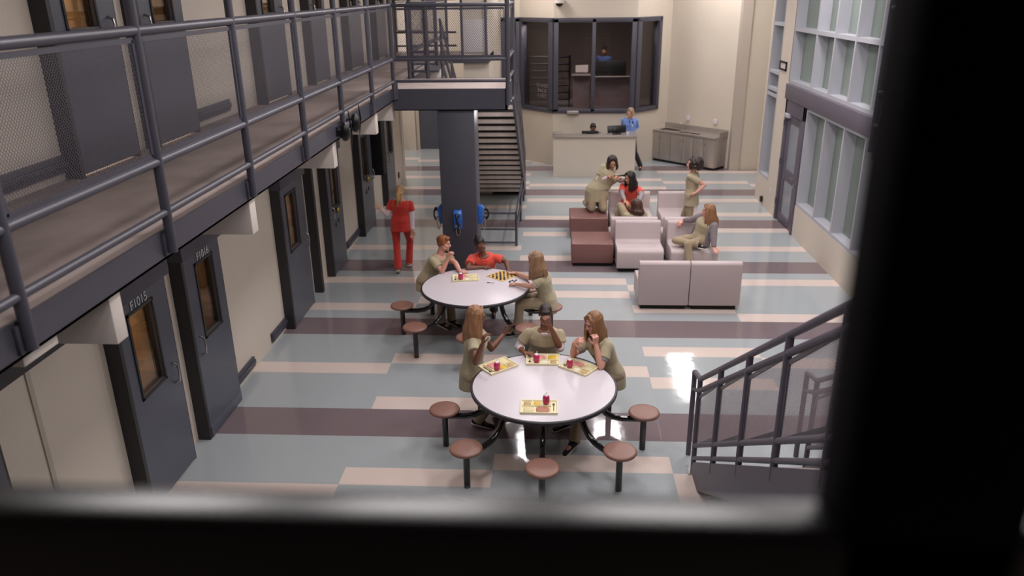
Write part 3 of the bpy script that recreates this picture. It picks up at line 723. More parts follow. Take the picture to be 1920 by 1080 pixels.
# checkers board and pieces
M_sqd = mat('dark_board_square', (50, 34, 30), .5); M_sql = mat('yellow_board_square', (220, 186, 110), .5)
M_pcd = mat('dark_checker', (34, 22, 24), .35); M_pcl = mat('red_brown_checker', (120, 50, 40), .35)
bx, by, ba = -.735, 10.64, math.radians(50)
b = MB()
for i in range(8):
    for j in range(8):
        x, y = (i-4)*.038, (j-4)*.038
        b.face([V(x, y, .006), V(x+.038, y, .006), V(x+.038, y+.038, .006), V(x, y+.038, .006)], (i+j) % 2)
b.bx(-.165, .165, -.165, .165, 0, .0055, 0)
o = b.build('checkers_board', [M_sql, M_sqd], smooth=0, local=True); o.location = (bx, by, .7665); o.rotation_euler.z = ba
tag(o, 'yellow and dark checkers board on the farther table', 'board game')
b = MB(); b.lathe((0, 0, 0), [(.004, 0), (.0145, .0), (.0155, .002), (.0155, .006), (.0145, .008), (.004, .007)], 20)
pc = b.build('checker', M_pcd, local=True); tag(pc, 'dark checker piece at the board on the farther table', 'game piece', 'dark checkers at the board')
b = MB(); b.lathe((0, 0, 0), [(.004, 0), (.0145, .0), (.0155, .002), (.0155, .006), (.0145, .008), (.004, .007)], 20)
pl = b.build('checker', M_pcl, local=True); tag(pl, 'red brown checker piece on the board of the farther table', 'game piece', 'red brown checkers on the board')
Rb = Matrix.Translation(V(bx, by, .773)) @ Matrix.Rotation(ba, 4, 'Z')
dark = [(0, 1), (0, 3), (0, 5), (1, 0), (1, 2), (1, 4), (2, 1), (2, 3), (3, 4)]; red = [(7, 2), (7, 4), (7, 6), (6, 3), (6, 5), (5, 2), (5, 6), (4, 5)]
for src, lst in ((pc, dark), (pl, red)):
    for n, (i, j) in enumerate(lst):
        q = src if n == 0 else src.copy()
        if n: COL.objects.link(q)
        q.location = Rb @ V((i-3.5)*.038, (j-3.5)*.038, 0)
for dx, dy in ((.13, -.16), (.16, -.13), (.12, -.2), (.19, -.17), (.21, -.12)):
    q = pc.copy(); COL.objects.link(q); q.location = (bx+dx, by+dy-.06, .7668)
b = MB(); b.ell((0, 0, 0), (.012, .018, .003)); b.bar((0, -.01, 0), (.01, -.09, 0), .006, .003)
o = b.build('spork', M_blackgloss, local=True); o.location = (-.92, 10.36, .77); o.rotation_euler.z = 1.2
tag(o, 'dark spork lying on the bare farther table top', 'cutlery')
# ------------------------------------------------------------------ lounge seats
def lounge(x0, x1, yb, face, label):
    """face=-1: faces the viewer, yb = y of its rear; face=+1: faces away, yb = y of its rear"""
    t = thing('lounge_chair', ((x0+x1)/2, yb, 0), label, 'lounge chair', 'pale vinyl lounge chairs')
    f = lambda d: yb+face*d                                   # d measured from rear to front
    prof = [(0, .075), (0, .74), (.02, .77), (.06, .785), (.10, .78), (.125, .75), (.17, .46), (.20, .425), (.26, .415), (.60, .43), (.66, .42), (.70, .385), (.71, .34), (.685, .075)]
    b = MB(); b.prism([(f(d), z) for d, z in prof], 'x', x0, x1); b.build('upholstery', M_sofa, t, bevel=.012, smooth=50)
    b = MB(); ya, yc = sorted((f(.05), f(.62))); b.bx(x0+.05, x1-.05, ya, yc, 0, .08); b.build('plinth', M_blackm, t, smooth=0)
    return t
lounge(1.325, 2.095, 11.25, 1, 'nearest lounge chair on the left, back to the viewer')
lounge(2.105, 2.88, 11.25, 1, 'nearest lounge chair on the right, back to the viewer')
lounge(1.12, 1.93, 13.63, -1, 'empty lounge chair facing the viewer beside the brown ottoman')
lounge(2.05, 2.86, 13.63, -1, 'lounge chair under the woman in the grey cardigan')
lounge(1.06, 1.90, 13.71, 1, 'lounge chair facing away under the brown haired woman')
lounge(2.02, 2.86, 13.71, 1, 'empty lounge chair facing away behind the cardigan woman')
lounge(1.14, 1.98, 15.77, -1, 'far lounge chair holding the woman in orange')
lounge(2.15, 2.95, 15.77, -1, 'far lounge chair behind the standing curly haired woman')
def ottoman(x0, x1, y0, y1, label):
    t = thing('ottoman', ((x0+x1)/2, (y0+y1)/2, 0), label, 'ottoman', 'maroon ottomans')
    b = MB(); b.bx(x0, x1, y0, y1, .06, .43); b.build('cushion', M_ott, t, bevel=.02, seg=3)
    b = MB(); b.bx(x0+.04, x1-.04, y0+.04, y1-.04, 0, .07); b.build('plinth', M_blackm, t, smooth=0)
ottoman(.335, 1.085, 13.25, 14.02, 'nearer maroon ottoman with nothing on it')
ottoman(.335, 1.09, 14.92, 15.72, 'farther maroon ottoman with a woman kneeling on it')
# ------------------------------------------------------------------ officers' desk
dk = thing('reception_desk', (1.07, 20.7, 0), 'cream block officer desk with a stainless counter below the booth', 'desk')
b = MB(); b.bx(.0, 2.14, 20.42, 20.6, 0, 1.05); b.bx(1.98, 2.14, 20.6, 21.2, 0, 1.05); b.bx(0, .16, 20.6, 21.2, 0, 1.05); b.build('desk_wall', M_wall, dk, smooth=0)
b = MB(); b.bx(-.04, 2.17, 20.36, 20.78, 1.05, 1.095); b.bx(1.85, 2.17, 20.78, 21.2, 1.05, 1.095); b.build('countertop', M_stain, dk, bevel=.006)
b = MB(); b.bx(-.03, .22, 20.38, 20.6, 1.095, 1.175); b.build('raised_end', M_stain, dk, bevel=.006)
b = MB(); b.bx(.16, 1.95, 20.62, 21.15, .72, .76); b.build('work_surface', M_boothdesk, dk, smooth=0)
m1 = thing('computer_monitor', (.95, 20.72, 1.095), 'low black monitor in front of the seated officer', 'monitor')
b = MB(); b.bx(.74, 1.18, 20.70, 20.74, 1.10, 1.17, M=None); b.build('screen', M_black, m1, bevel=.008)
b = MB(); b.bx(.86, 1.06, 20.68, 20.78, 1.094, 1.105); b.build('stand', M_black, m1, smooth=0)
m2 = thing('computer_monitor', (1.66, 20.66, 1.095), 'large black monitor seen from behind on the desk', 'monitor')
Mr = Matrix.Translation(V(1.66, 20.66, 0)) @ Matrix.Rotation(math.radians(12), 4, 'Z') @ Matrix.Rotation(math.radians(-14), 4, 'X')
b = MB(); b.bx(-.25, .25, -.02, .02, .02, .21, M=Matrix.Translation(V(0, 0, 1.105)) @ Mr); b.build('screen', M_black, m2, bevel=.012)
b = MB(); b.bx(-.12, .12, -.05, .0, .05, .17, M=Matrix.Translation(V(0, 0, 1.105)) @ Mr); b.build('rear_housing', M_black, m2, bevel=.01)
b = MB(); b.bx(1.55, 1.77, 20.58, 20.76, 1.094, 1.11); b.bar((1.66, 20.67, 1.1), (1.66, 20.69, 1.25), .05, .03); b.build('stand', M_black, m2, smooth=0)
b = MB(); b.lathe((1.93, 20.52, 1.095), [(.03, 0), (.036, .08), (.03, .081)], 20); tag(b.build('paper_cup', M_table, smooth=50), 'small white cup near the right end of the desk counter', 'cup')
# pass tray below the booth glass, camera dome above it
b = MB(); b.bx(.36, .68, 21.80, 21.96, 1.44, 1.53); tag(b.build('pass_tray', M_stain, bevel=.01), 'steel pass tray set below the booth window', 'tray')
cm = thing('security_camera', (.12, 21.8, 4.3), 'dome security camera on the wall above the booth windows', 'camera')
b = MB(); b.lathe((.12, 21.80, 4.33), [(.13, .0), (.13, .12), (.06, .16)], 24); b.build('housing', M_white, cm)
b = MB(); b.ell((.12, 21.80, 4.33), (.10, .10, .09)); b.build('dome', M_black, cm)
# booth furniture behind the glass
bd = thing('booth_desk', (1.3, 23.3, 1.42), 'grey control desk inside the dim booth', 'desk')
b = MB(); b.bx(.55, 1.02, 23.0, 23.5, 1.42, 2.34); b.bx(1.12, 2.35, 22.9, 23.4, 1.42, 2.30); b.build('carcass', M_boothdesk, bd, smooth=0)
b = MB(); b.bx(.5, 1.05, 22.96, 23.55, 2.34, 2.37); b.bx(1.1, 2.4, 22.86, 23.45, 2.30, 2.33); b.build('desk_top', M_stain, bd, bevel=.004)
rk = thing('booth_rack', (-.1, 23.4, 1.42), 'black rack of horizontal bars inside the booth', 'rack')
for x in (-.75, -.1, .45):
    b = MB(); b.bx(x-.03, x+.03, 23.35, 23.41, 1.42, 2.9); b.build('upright', M_black, rk, smooth=0)
for k in range(7):
    b = MB(); b.cyl((-.75, 23.38, 1.65+k*.2), (.45, 23.38, 1.65+k*.2), .028); b.build('bar', M_black, rk)
bm_ = thing('booth_console', (1.7, 23.2, 2.33), 'row of black screens on the booth desk', 'monitor')
b = MB(); b.bx(1.15, 2.05, 23.15, 23.25, 2.33, 2.75); b.build('screens', M_blackm, bm_, bevel=.01)
b = MB(); b.bx(.62, .98, 23.3, 23.34, 2.42, 2.62); b.build('lit_display', M_white, bm_, smooth=0)
# ------------------------------------------------------------------ stainless sink counter along the slanting wall
A45 = math.radians(-45)
MC = Matrix.Translation(V(2.72, 22.70, 0)) @ Matrix.Rotation(A45, 4, 'Z')     # local x along the front from left to right, y into the wall
sk = thing('sink_counter', (3.7, 22.1, 0), 'stainless steel counter with sink along the slanting wall', 'counter')
Lc, Dc = 2.26, .57
b = MB(); b.bx(0, Lc, .03, Dc, .07, .86, M=MC); b.build('carcass', M_stain, sk, bevel=.004)
b = MB(); b.bx(.02, Lc-.02, .07, Dc-.02, 0, .08, M=MC); b.build('toe_kick', M_blackm, sk, smooth=0)
edges = [0, .42, .8, 1.2, 1.56, 1.9, Lc]
for i, (a, c) in enumerate(zip(edges, edges[1:])):
    b = MB(); b.bx(a+.006, c-.006, .012, .032, .09, .845, M=MC); dd = b.build('door', M_stain, sk, bevel=.004)
    hx = c-.05 if i % 2 == 0 else a+.05
    b = MB(); b.tube([MC @ V(hx, .012, .72), MC @ V(hx, -.02, .71), MC @ V(hx, -.02, .66), MC @ V(hx, .012, .65)], .006, 8); b.build('handle', M_chrome, dd)
b = MB()
for q in ((-.02, .3, -.02, Dc), (.85, Lc+.02, -.02, Dc), (.3, .85, -.02, .1), (.3, .85, .45, Dc)): b.bx(q[0], q[1], q[2], q[3], .86, .90, M=MC)
b.build('countertop', M_stain, sk, smooth=0)
b = MB()
for q in ((.3, .85, .1, .45, .70, .71), (.3, .31, .1, .45, .7, .89), (.84, .85, .1, .45, .7, .89), (.3, .85, .1, .11, .7, .89), (.3, .85, .44, .45, .7, .89)): b.bx(*q, M=MC)
b.build('sink_basin', mat('dark_stainless', (96, 90, 86), .35, metal=.9), sk, smooth=0)
b = MB(); b.bx(-.02, Lc+.02, Dc-.03, Dc, .90, 1.04, M=MC); b.bx(-.02, .0, .05, Dc-.03, .90, 1.04, M=MC); b.bx(Lc, Lc+.02, .18, Dc-.03, .90, 1.02, M=MC); b.build('splashback', M_stain, sk, smooth=0)
b = MB(); b.tube([MC @ V(.95, .46, .9), MC @ V(.95, .46, 1.08), MC @ V(.93, .42, 1.12), MC @ V(.85, .33, 1.1)], .012, 10); b.build('tap', M_chrome, sk)
b = MB()
for q in ((1.0, .1), (1.16, .13), (1.35, .12), (1.5, .14)): b.bx(q[0], q[0]+.12, q[1], q[1]+.1, .9, .912, M=MC)
b.build('drain_grids', mat('dark_stainless', (96, 90, 86)), sk, smooth=0)
for s, lb in ((.95, 'left white socket plate above the steel counter'), (1.85, 'right white socket plate above the steel counter')):
    b = MB(); b.bx(s-.06, s+.06, Dc-.02, Dc, 1.16, 1.30, M=Matrix.Translation(V(.0, .0, 0)) @ MC); tag(b.build('wall_socket', M_table, bevel=.004), lb, 'outlet')
# ------------------------------------------------------------------ people
def limb(mb, p0, r0, p1, r1, seg=14, flat0=False, flat1=False, sq=1.0, side=None):
    """tapered round-ended segment; sq flattens it along 'side'"""
    p0, p1 = Vector(p0), Vector(p1); t = (p1-p0)
    L = t.length
    if L < 1e-5: return
    t /= L
    a = Vector(side) if side is not None else (V(0, 0, 1) if abs(t.z) < .9 else V(1, 0, 0))
    u = (a-t*a.dot(t)).normalized(); w = t.cross(u)
    st = []
    if not flat0: st += [(-r0*math.cos(q), r0*math.sin(q)) for q in (.25, .6, 1.05)]
    st += [(0, r0), (L*.33, r0+(r1-r0)*.33), (L*.66, r0+(r1-r0)*.66), (L, r1)]
    if not flat1: st += [(L+r1*math.cos(q), r1*math.sin(q)) for q in (1.05, .6, .25)]
    mb.rings([[p0+t*s+(u*math.cos(k*2*PI/seg)*r*sq+w*math.sin(k*2*PI/seg)*r) for k in range(seg)] for s, r in st])
def chain(mb, pts, rs, **k):
    for (a, ra), (c, rc) in zip(list(zip(pts, rs)), list(zip(pts, rs))[1:]): limb(mb, a, ra, c, rc, **k)
def loft(mb, st, seg=24):
    """stations (centre, right, fwd, half width, half depth)"""
    mb.rings([[c+r*(a*math.copysign(abs(math.cos(q))**.85, math.cos(q)))+f*(d*math.copysign(abs(math.sin(q))**.9, math.sin(q))) for q in [k*2*PI/seg for k in range(seg)]] for c, r, f, a, d in st])
def fused(mb, name, material, parent, voxel, smooth=4, factor=.5):
    """melt overlapping closed shapes into one continuous skin"""
    bmesh.ops.recalc_face_normals(mb.bm, faces=mb.bm.faces[:])
    me = bpy.data.meshes.new(name); mb.bm.to_mesh(me); mb.bm.free()
    o = bpy.data.objects.new('tmp', me); COL.objects.link(o)
    r = o.modifiers.new('r', 'REMESH'); r.mode = 'VOXEL'; r.voxel_size = voxel; r.adaptivity = 0
    if smooth:
        s = o.modifiers.new('s', 'SMOOTH'); s.iterations = smooth; s.factor = factor
    dg = bpy.context.evaluated_depsgraph_get(); m2 = bpy.data.meshes.new_from_object(o.evaluated_get(dg))
    bpy.data.objects.remove(o); bpy.data.meshes.remove(me)
    m2.name = name; m2.polygons.foreach_set('use_smooth', [True]*len(m2.polygons))
    m2.materials.clear(); m2.materials.append(material)
    co = [v.co for v in m2.vertices]
    lo = V(*[min(p[i] for p in co) for i in range(3)]); hi = V(*[max(p[i] for p in co) for i in range(3)])
    c = (lo+hi)/2; c.z = lo.z
    m2.transform(Matrix.Translation(-c))
    return link(name, m2, c, parent)
def skin(name, rgb): return mat('skin_'+name, rgb, .48, var=(14, .05), bump=(60, .05))
def hairm(name, rgb):
    return mat('hair_'+name, rgb, .42, bump=(40, .9, .02), var=(36, .32), stretch=(1, 1, .12))
def cloth(name, rgb): return mat('cloth_'+name, rgb, .85, bump=(8.5, .5, .06, .8), var=(4, .06), sheen=.2, stretch=(1, 1, .5))

def hand(mb, W, H, up, side, curl=.5, spread=.021, S=1.0, thumb_in=.5):
    """palm, four jointed fingers, thumb. W wrist, H knuckle centre, up = back of hand normal, side = +1 thumb on +s"""
    d = (H-W).normalized(); n = (up-d*up.dot(d)).normalized(); s = d.cross(n)*side
    pl = .085*S; P = W+d*pl
    for o in (-.028, -.009, .009, .028): limb(mb, W+d*.012+s*o*.7*S, .0155*S, P+s*o*S, .013*S, seg=8)
    Ls = [(.040, .026, .020), (.045, .029, .022), (.042, .027, .021), (.033, .021, .018)]
    for i, o in enumerate((1.5, .5, -.5, -1.5)):
        p = P+s*o*spread*S; ang = .15; dd = d+s*o*.05
        for j, l in enumerate(Ls[i]):
            ang += curl*(.9 if j else .75)+(.06*i)
            v = (dd*math.cos(ang)-n*math.sin(ang)).normalized()
            q = p+v*l*S; limb(mb, p, (.0088-.0009*j)*S, q, (.0082-.0011*j)*S, seg=8); p = q
    p = W+d*.02*S+s*.026*S
    v = (d*.55+s*.75-n*.35*thumb_in).normalized(); q = p+v*.045*S; limb(mb, p, .0135*S, q, .0105*S, seg=8)
    v2 = (d*.9+s*.15-n*(.25+.5*thumb_in)).normalized(); q2 = q+v2*.032*S; limb(mb, q, .0102*S, q2, .0092*S, seg=8); limb(mb, q2, .0092*S, q2+v2*.02*S, .007*S, seg=8)

def frame(J, S):
    f = J['face'].normalized(); u0 = V(0, 0, 1); r = f.cross(u0).normalized(); u = r.cross(f).normalized()
    if 'roll' in J:
        a = J['roll']; r, u = r*math.cos(a)+u*math.sin(a), u*math.cos(a)-r*math.sin(a)
    H = J['head']
    return (lambda x, y, z: H+(r*x+f*y+u*z)*S), Matrix((r, f, u)).transposed()
def head_shape(mb, J, S):
    L, M = frame(J, S); E = lambda c, q: mb.ell(L(*c), [v*S for v in q], M=M)
    E((0, -.012, .032), (.073, .093, .080)); E((0, .022, -.028), (.061, .066, .074)); E((0, .04, -.06), (.047, .048, .05))
    E((0, .068, -.094), (.022, .021, .018)); E((0, .074, .024), (.052, .017, .012))
    for s in (-1, 1):
        E((s*.036, .058, -.028), (.024, .026, .024)); E((s*.074, -.006, -.012), (.009, .02, .031)); E((s*.045, .02, -.062), (.02, .04, .03))
    limb(mb, L(0, .086, .006), .0085*S, L(0, .104, -.03), .013*S, seg=8); E((-.011, .092, -.034), (.009, .011, .008)); E((.011, .092, -.034), (.009, .011, .008))
    E((0, .084, -.056), (.024, .010, .0065)); E((0, .082, -.068), (.02, .010, .0075))
    return L, M
HAIRS = {}
def hair(mb, J, S, style, length=.3):
    L, M = frame(J, S); E = lambda c, q: mb.ell(L(*c), [v*S for v in q], M=M)
    rnd = random.Random(3)
    if style in ('long', 'bob', 'curly', 'ponytail', 'bun'):
        E((0, -.020, .040), (.083, .095, .086)); E((0, -.05, .0), (.078, .062, .085))
    if style == 'short':
        E((0, -.018, .046), (.082, .096, .082)); E((0, -.045, .01), (.078, .058, .075)); E((0, .055, .085), (.05, .035, .026)); E((.03, .045, .09), (.04, .04, .025))
        for s in (-1, 1): E((s*.073, .0, .012), (.013, .03, .04))
    if style == 'afro':
        E((0, -.016, .054), (.086, .096, .082)); E((0, -.045, .015), (.08, .06, .075))
        for k in range(40):
            a, b = rnd.uniform(0, 2*PI), rnd.uniform(.1, 1.2)
            E((.082*math.cos(a)*math.sin(b), -.02+.092*math.sin(a)*math.sin(b), .052+.08*math.cos(b)), (.014, .014, .014))
    if style == 'tight':
        E((0, -.014, .044), (.078, .094, .078)); E((0, -.036, .026), (.075, .066, .060)); E((0, .05, .08), (.055, .035, .022))
        for s in (-1, 1): E((s*.072, .005, .012), (.010, .026, .034))
    if style == 'curly':
        for k in range(170):
            a = rnd.uniform(-2.4, 2.4)-PI/2; b = rnd.uniform(.1, 2.35)
            E((.13*math.cos(a)*math.sin(b), -.045+.13*math.sin(a)*math.sin(b), .018+.128*math.cos(b)), (.036, .036, .036))
    if style in ('long', 'bob'):
        n = 19
        for k in range(n):
            a = math.radians(58+k*(302-58)/(n-1))                 # measured from the face direction
            x, y = .079*math.sin(a), .086*math.cos(a)-.02
            p0 = L(x, y, .052); out = (L(x, y, 0)-L(0, 0, 0)); out.z = 0; out.normalize()
            dn = V(0, 0, -1)
            l = length*(1-.18*abs(math.cos(a/2+PI/2)))*rnd.uniform(.9, 1.05)
            back = .5-.5*math.cos(a)
            p1 = p0+dn*.10*S+out*.012; p2 = p0+dn*(.10+(l-.1)*.45)+out*(.016+.03*back); p3 = p0+dn*l+out*(.012+.045*back)
            chain(mb, [L(x*.3, y*.3-.012, .121), L(x*.72, y*.72-.008, .098), p0], [.012*S, .017*S, .021*S], seg=8)
            chain(mb, [p0, p1, p2, p3], [.021*S, .026*S, .021, .006], seg=8)
            for q in range(2):                                  # loose ends of different length
                j = V(rnd.uniform(-.02, .02), rnd.uniform(-.02, .02), 0); e = p3+dn*rnd.uniform(.0, .22*l)+j*1.6
                chain(mb, [p1+j*.5, p2+j, e], [.013, .012, .0035], seg=6)
        for s in (-1, 1):                                       # parted front locks
            chain(mb, [L(s*.01, .045, .118), L(s*.058, .058, .07), L(s*.079, .042, .005), L(s*.08, .03, -.07)], [.014, .02, .017, .012], seg=8)
    if style == 'ponytail':
        E((0, -.115, .035), (.03, .026, .03))
        p0 = L(0, -.12, .03); b = (L(0, -1, 0)-L(0, 0, 0)).normalized()
        chain(mb, [p0, p0+b*.05+V(0, 0, -.05), p0+b*.06+V(0, 0, -.14), p0+b*.035+V(-.03, 0, -.25)], [.03, .036, .032, .012], seg=10)
        p0 = L(.04, -.1, -.01); chain(mb, [p0, p0+b*.02+V(0, 0, -.1), p0+b*.02+V(.0, 0, -.2)], [.02, .022, .008], seg=8)
    if style == 'bun':
        E((0, -.115, .06), (.04, .035, .04))
def person(key, label, sk, hr, style, hlen, shirt, pants, S=1.0, girth=1.0, vox=.0065, sleeve=.62, under=None, under_to=None, shirt_len=.16,
           curl=(.5, .5), handup=None, roll=None, open_front=None, shoes='slip', v_neck=None, collar=None, legs=True, pant_vox=.011, handside=(1, 1)):
    J = {k: Vector(v) for k, v in POSE[key].items()}
    if roll is not None: J['roll'] = roll
    P, N = J['pelvis'], J['neck']; up = (N-P).normalized(); TL = (N-P).length
    R = J['R'].normalized(); F = J['F'].normalized()
    HR = (J['hipR']-J['hipL']).normalized(); HF = V(0, 0, 1).cross(HR).normalized()
    if HF.dot(F) < 0 and abs(HF.dot(F)) > .3: HF = -HF
    root = thing('person', (P.x, P.y, 0), label, 'person')
    def tors(k, kd, z0=-.06, hem=None):
        prof = [(0, .165, .115), (.12, .168, .118), (.35, .143, .10), (.55, .150, .108), (.72, .163, .118), (.86, .160, .098), (.95, .115, .075), (1.0, .066, .058)]
        st = []
        if hem: st = [(P+V(0, 0, -hem)*(1 if up.z > .6 else .6), HR, HF, .172*girth*k, .128*girth*kd)]
        for t, a, d in prof:
            w = min(1, t*1.4); r = (HR*(1-w)+R*w).normalized(); f = (HF*(1-w)+F*w); f = (f-r*f.dot(r)).normalized()
            g = girth if t < .9 else 1
            st.append((P+up*(TL*t+(0 if t else z0*0)), r, f, a*g*k*S, d*g*kd*S))
        return st
    # ---- body: one continuous surface
    b = MB(); loft(b, tors(.88, .85))
    Lf, M = head_shape(b, J, S)
    limb(b, N-up*.05, .056*S, Lf(0, -.018, -.055), .050*S)
    for sd in 'LR':
        s, e = J['sh'+sd], J.get('el'+sd)
        if e is None: limb(b, s, .05*S, s+V(0, 0, -.2), .045*S); continue
        w, h = J['wr'+sd], J['hd'+sd]
        chain(b, [s, s.lerp(e, .4), e], [.050*S*girth**.5, .046*S*girth**.5, .037*S]); chain(b, [e, e.lerp(w, .3), w], [.037*S, .039*S, .025*S])
        hu = (handup or {}).get(sd); n = Vector(hu) if hu else V(0, 0, 1)
        if abs(n.normalized().dot((h-w).normalized())) > .93: n = F
        i = 'LR'.index(sd)
        hand(b, w, h, n, (1 if sd == 'L' else -1)*handside[i]*-1, curl=curl[i], S=S)
    if legs:
        for sd in 'LR':
            chain(b, [J['hip'+sd], J['kn'+sd], J['an'+sd]], [.07*S, .045*S, .033*S]); limb(b, J['an'+sd], .03, J['toe'+sd], .022)
    fused(b, 'body', sk, root, vox, 3)
    # ---- face details
    for s in (-1, 1):
        e = MB(); e.ell(Lf(s*.031, .0775, -.002), (.0118*S, .0065*S, .0052*S), M=M, su=12, sv=8)
        eo = e.build('eye', mat('eye_white', (214, 204, 196), .3), root)
        e = MB(); e.ell(Lf(s*.031, .083, -.002), (.0070*S, .0035*S, .0066*S), M=M, su=10, sv=6); e.build('iris', mat('iris_brown', (34, 22, 16), .2), eo)
        e = MB(); e.tube([Lf(s*.014, .090, .02), Lf(s*.032, .088, .026), Lf(s*.05, .076, .019)], [.002, .003, .0015], 6); e.build('eyebrow', mat('brow_brown', (62, 42, 32), .7), root)
    e = MB(); e.ell(Lf(0, .0905, -.0575), (.021*S, .006*S, .0045*S), M=M, su=12, sv=6); e.ell(Lf(0, .0885, -.067), (.018*S, .006*S, .0055*S), M=M, su=12, sv=6); e.build('lips', mat('lips', (150, 84, 76), .4), root)
    b = MB(); hair(b, J, S, style, hlen); fused(b, 'hair', hr, root, .0075, 3)
    # ---- clothes
    b = MB(); st = tors(1.07, 1.12, hem=shirt_len)
    st[-1] = (st[-1][0]-up*.012, *st[-1][1:3], .078*S, .068*S); loft(b, st)
    for sd in 'LR':
        s, e = J['sh'+sd], J.get('el'+sd); e = e if e is not None else s+V(0, 0, -.2)
        b.ell(s-up*.014-R*(.012 if sd == 'R' else -.012), (.062*S*girth**.5,)*3)
        t = s.lerp(e, sleeve); limb(b, s-up*.008, .060*S*girth**.5, t, (.070 if sleeve < .8 else .05)*S*girth**.5, flat1=True)
        if sleeve > .95:
            w = J['wr'+sd]; chain(b, [e, w.lerp(e, .08)], [.050*S, .036*S], flat1=True)
    so = fused(b, 'shirt', shirt, root, .0085, 4)
    if under:
        for sd in 'LR':
            if 'el'+sd not in J: continue
            b = MB()
            s, e, w = J['sh'+sd], J['el'+sd], J['wr'+sd]
            a = s.lerp(e, .5); u_ = (under_to or {}).get(sd, .5)
            if u_ <= 0: limb(b, a, .056*S, s.lerp(e, .5-u_), .054*S, flat1=True)
            else: chain(b, [a, e], [.056*S, .05*S]); limb(b, e, .05*S, e.lerp(w, u_), .04*S, flat1=True)
            fused(b, 'undershirt_sleeve', under, root, .009, 3)
    if v_neck:
        b = MB(); c = N-up*.02+F*.058*S
        b.rings([[c+(R*x*.040+up*(z*.05-.02)+F*(y*.012+(1-z)*-.004+ (.012 if z<0 else 0)))*S for x, z in ((-1, 1), (1, 1), (.12, -1), (-.12, -1))] for y in (0, 1.6)])
        b.build('undershirt_neck', v_neck, root, bevel=.003)
    if collar:
        b = MB()
        for s in (-1, 1):
            c = N-up*.01
            b.rings([[c+(R*(s*x)+up*z+F*(y+o))*S for x, y, z in ((.055, -.02, .03), (.03, .06, .012), (.012, .085, -.045), (.06, .06, -.03))] for o in (0, .012)])
        b.build('collar', collar, root, bevel=.003)
    if pants:
        b = MB(); loft(b, [(P+V(0, 0, -.075)*S, HR, HF, .12*S*girth, .10*S*girth), (P+V(0, 0, -.03), HR, HF, .168*S*girth, .125*S*girth), (P+up*.06, HR, HF, .168*S*girth, .122*S*girth), (P+up*.14, HR, HF, .155*S*girth, .11*S*girth)])
        for sd in 'LR':
            h, k, a = J['hip'+sd], J['kn'+sd], J['an'+sd]; g = girth**.6
            chain(b, [h, h.lerp(k, .5), k], [.090*S*g, .082*S*g, .066*S*g]); chain(b, [k, k.lerp(a, .4)], [.066*S*g, .064*S*g]); limb(b, k.lerp(a, .4), .064*S*g, a+(a-k).normalized()*.02, .066*S*g, flat1=True)
        fused(b, 'trousers', pants, root, pant_vox, 4)
    if shoes and legs:
        for sd in 'LR':
            a, t = J['an'+sd], J['toe'+sd]
            d = (t-a); d = d.normalized(); heel = a-V(d.x, d.y, 0)*.045+V(0, 0, -.035) if abs(d.z) < .85 else a
            c = MB(); limb(c, heel+V(0, 0, .015), .036, t+d*.045, .030, sq=.85, side=(0, 0, 1)); limb(c, a+V(0, 0, -.01), .042, a.lerp(t, .4), .04)
            so_ = fused(c, 'shoe', mat('black_canvas_shoe', (16, 15, 17), .7) if shoes == 'slip' else (mat('tan_shoe', (150, 110, 80), .6) if shoes == 'tan' else M_black), root, .008, 3)
            c = MB(); limb(c, heel+V(0, 0, -.012), .041, t+d*.05+V(0, 0, -.02), .036, sq=.38, side=(0, 0, 1))
            fused(c, 'sole', mat('white_rubber_sole', (214, 206, 200), .6) if shoes != 'boot' else M_black, so_, .007, 2)
    return root, J
FIELDS = ['pelvis', 'neck', 'head', 'F', 'R', 'face', 'shR', 'shL']+[a+s for s in 'LR' for a in ('el', 'wr', 'hd')]+['hipR', 'hipL']+[a+s for s in 'LR' for a in ('kn', 'an', 'toe')]
